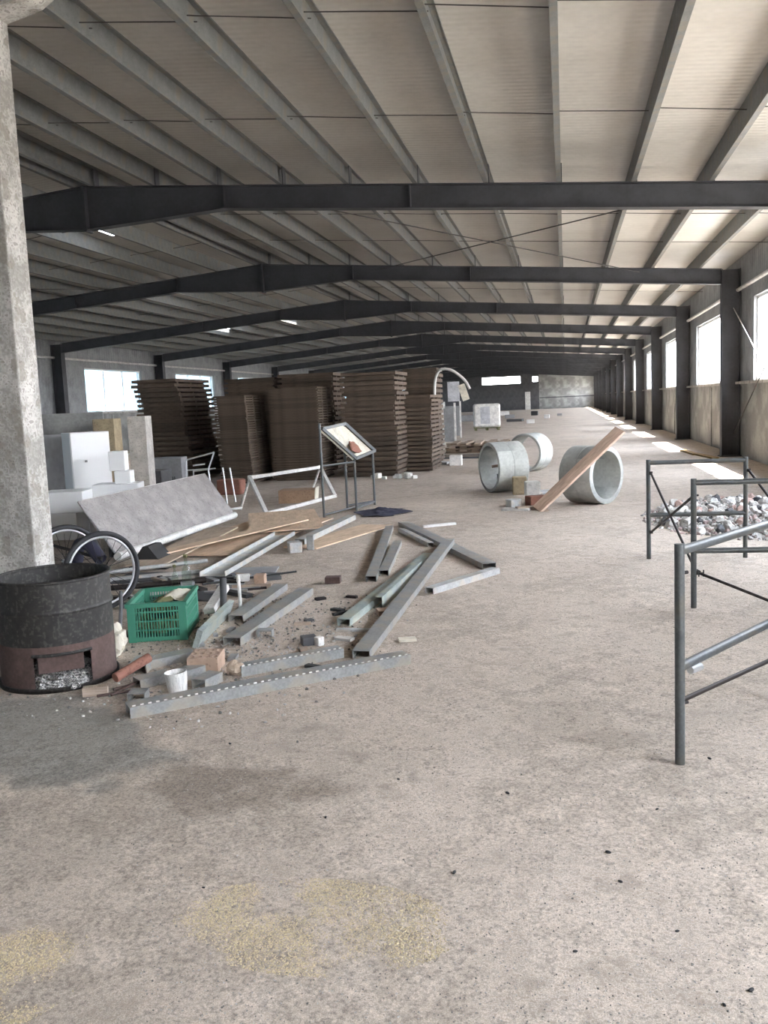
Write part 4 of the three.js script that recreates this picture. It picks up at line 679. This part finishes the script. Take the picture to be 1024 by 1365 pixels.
  for (const [i, a] of [[3.15, -24.4, 0.05], [3.32, -22.9, 0.12]].entries()) { const o = tag(mesh('yellow_board', box(0.16, 0.04, 1.8, 0, 0.02, 0), mats.yellow), ['yellow board on the floor by the right wall, the farther one', 'yellow board on the floor by the right wall, the nearer one'][i], 'board'); o.position.set(a[0], 0, a[1]); o.rotation.y = a[2]; }
}
// ------------------------------------------------------------------ crumbs on the floor
{
  const chips = [[-1.23, -2.65], [-0.40, -2.85], [-0.26, -3.49], [0.0, -2.46], [0.46, -2.35], [0.15, -2.86], [-0.73, -3.58], [0.59, -3.93], [-2.02, -4.17], [0.32, -3.41], [0.3, -2.6], [0.38, -2.28], [-0.95, -3.2], [0.12, -3.05], [-1.62, -3.9]];
  const words = ['left of the sand patch', 'in the middle of the bare foreground', 'farther back in the middle foreground', 'in the bottom centre right of the view', 'in the bottom right corner', 'right of the middle foreground', 'before the long front channel', 'at the foot of the nearest scaffold post', 'before the left end of the front channel', 'between the nearest scaffold post and the foreground', 'near the bottom right corner, upper of two', 'lowest near the right edge', 'beside the dark stain', 'in the right foreground, among scuffs', 'left of the dark stain'];
  const g0 = new THREE.IcosahedronGeometry(1, 1); g0.scale(1, 0.45, 0.5);
  chips.forEach(([x, z], i) => { const o = tag(mesh('dark_chip', g0, mats.black), `small dark chip on the floor ${words[i]}`, 'chip'); const s = R(0.007, 0.012); o.scale.setScalar(s); o.position.set(x, s * 0.4, z); o.rotation.y = R(0, 3); });
  const grains = (name, label, cat, n, mat, place, smin, smax, shade) => { const im = new THREE.InstancedMesh(new THREE.IcosahedronGeometry(1, 0), mat, n), d = new THREE.Object3D(), c = new THREE.Color(); im.name = name; im.castShadow = im.receiveShadow = true; for (let i = 0; i < n; i++) { const [x, z] = place(); const s = R(smin, smax); d.position.set(x, s * 0.3, z); d.rotation.set(R(0, 6), R(0, 6), R(0, 6)); d.scale.set(s, s * 0.6, s * R(0.7, 1.4)); d.updateMatrix(); im.setMatrixAt(i, d.matrix); const k = R(...shade); im.setColorAt(i, c.setRGB(k, k, k)); } scene.add(im); tag(im, label, cat, null, 'stuff'); };
  const patch = (cx, cz, rx, rz, th) => () => { for (let t = 0; t < 60; t++) { const a = R(0, 6.283), r = Math.sqrt(rnd()), x = cx + Math.cos(a) * r * rx, z = cz + Math.sin(a) * r * rz; if (wnoise(x, z, 200) + R(-0.16, 0.16) > th + 0.22 * r) return [x, z]; } return [cx, cz]; };
  grains('sand_patch', 'yellowish sand strewn on the floor in the foreground', 'sand', 8000, mats.sand, patch(-0.80, -2.5, 0.46, 0.26, 0.40), 0.0012, 0.0032, [0.8, 1.25]);
  grains('sand_patch_001', 'yellowish sand strewn at the lower left corner', 'sand', 5000, mats.sand, patch(-1.62, -2.13, 0.24, 0.26, 0.36), 0.0012, 0.0032, [0.8, 1.25]);
  grains('floor_grit', 'fine grit and crumbs scattered over the concrete floor', 'grit', 16000, mats.stone, () => { const z = -1.7 - 8 * Math.pow(rnd(), 1.6); return [R(-0.75, 0.6) * -z * 0.75, z]; }, 0.001, 0.0035, [0.25, 1.0]);
  grains('scrap_crumbs', 'crumbs and chips between the scrap pieces', 'crumbs', 1500, mats.stone, () => [-2.3 + (R(-1, 1) + R(-1, 1)) * 0.6, -5.7 + (R(-1, 1) + R(-1, 1)) * 0.9], 0.003, 0.012, [0.2, 1.1]);
}
renderer.render(scene, camera);
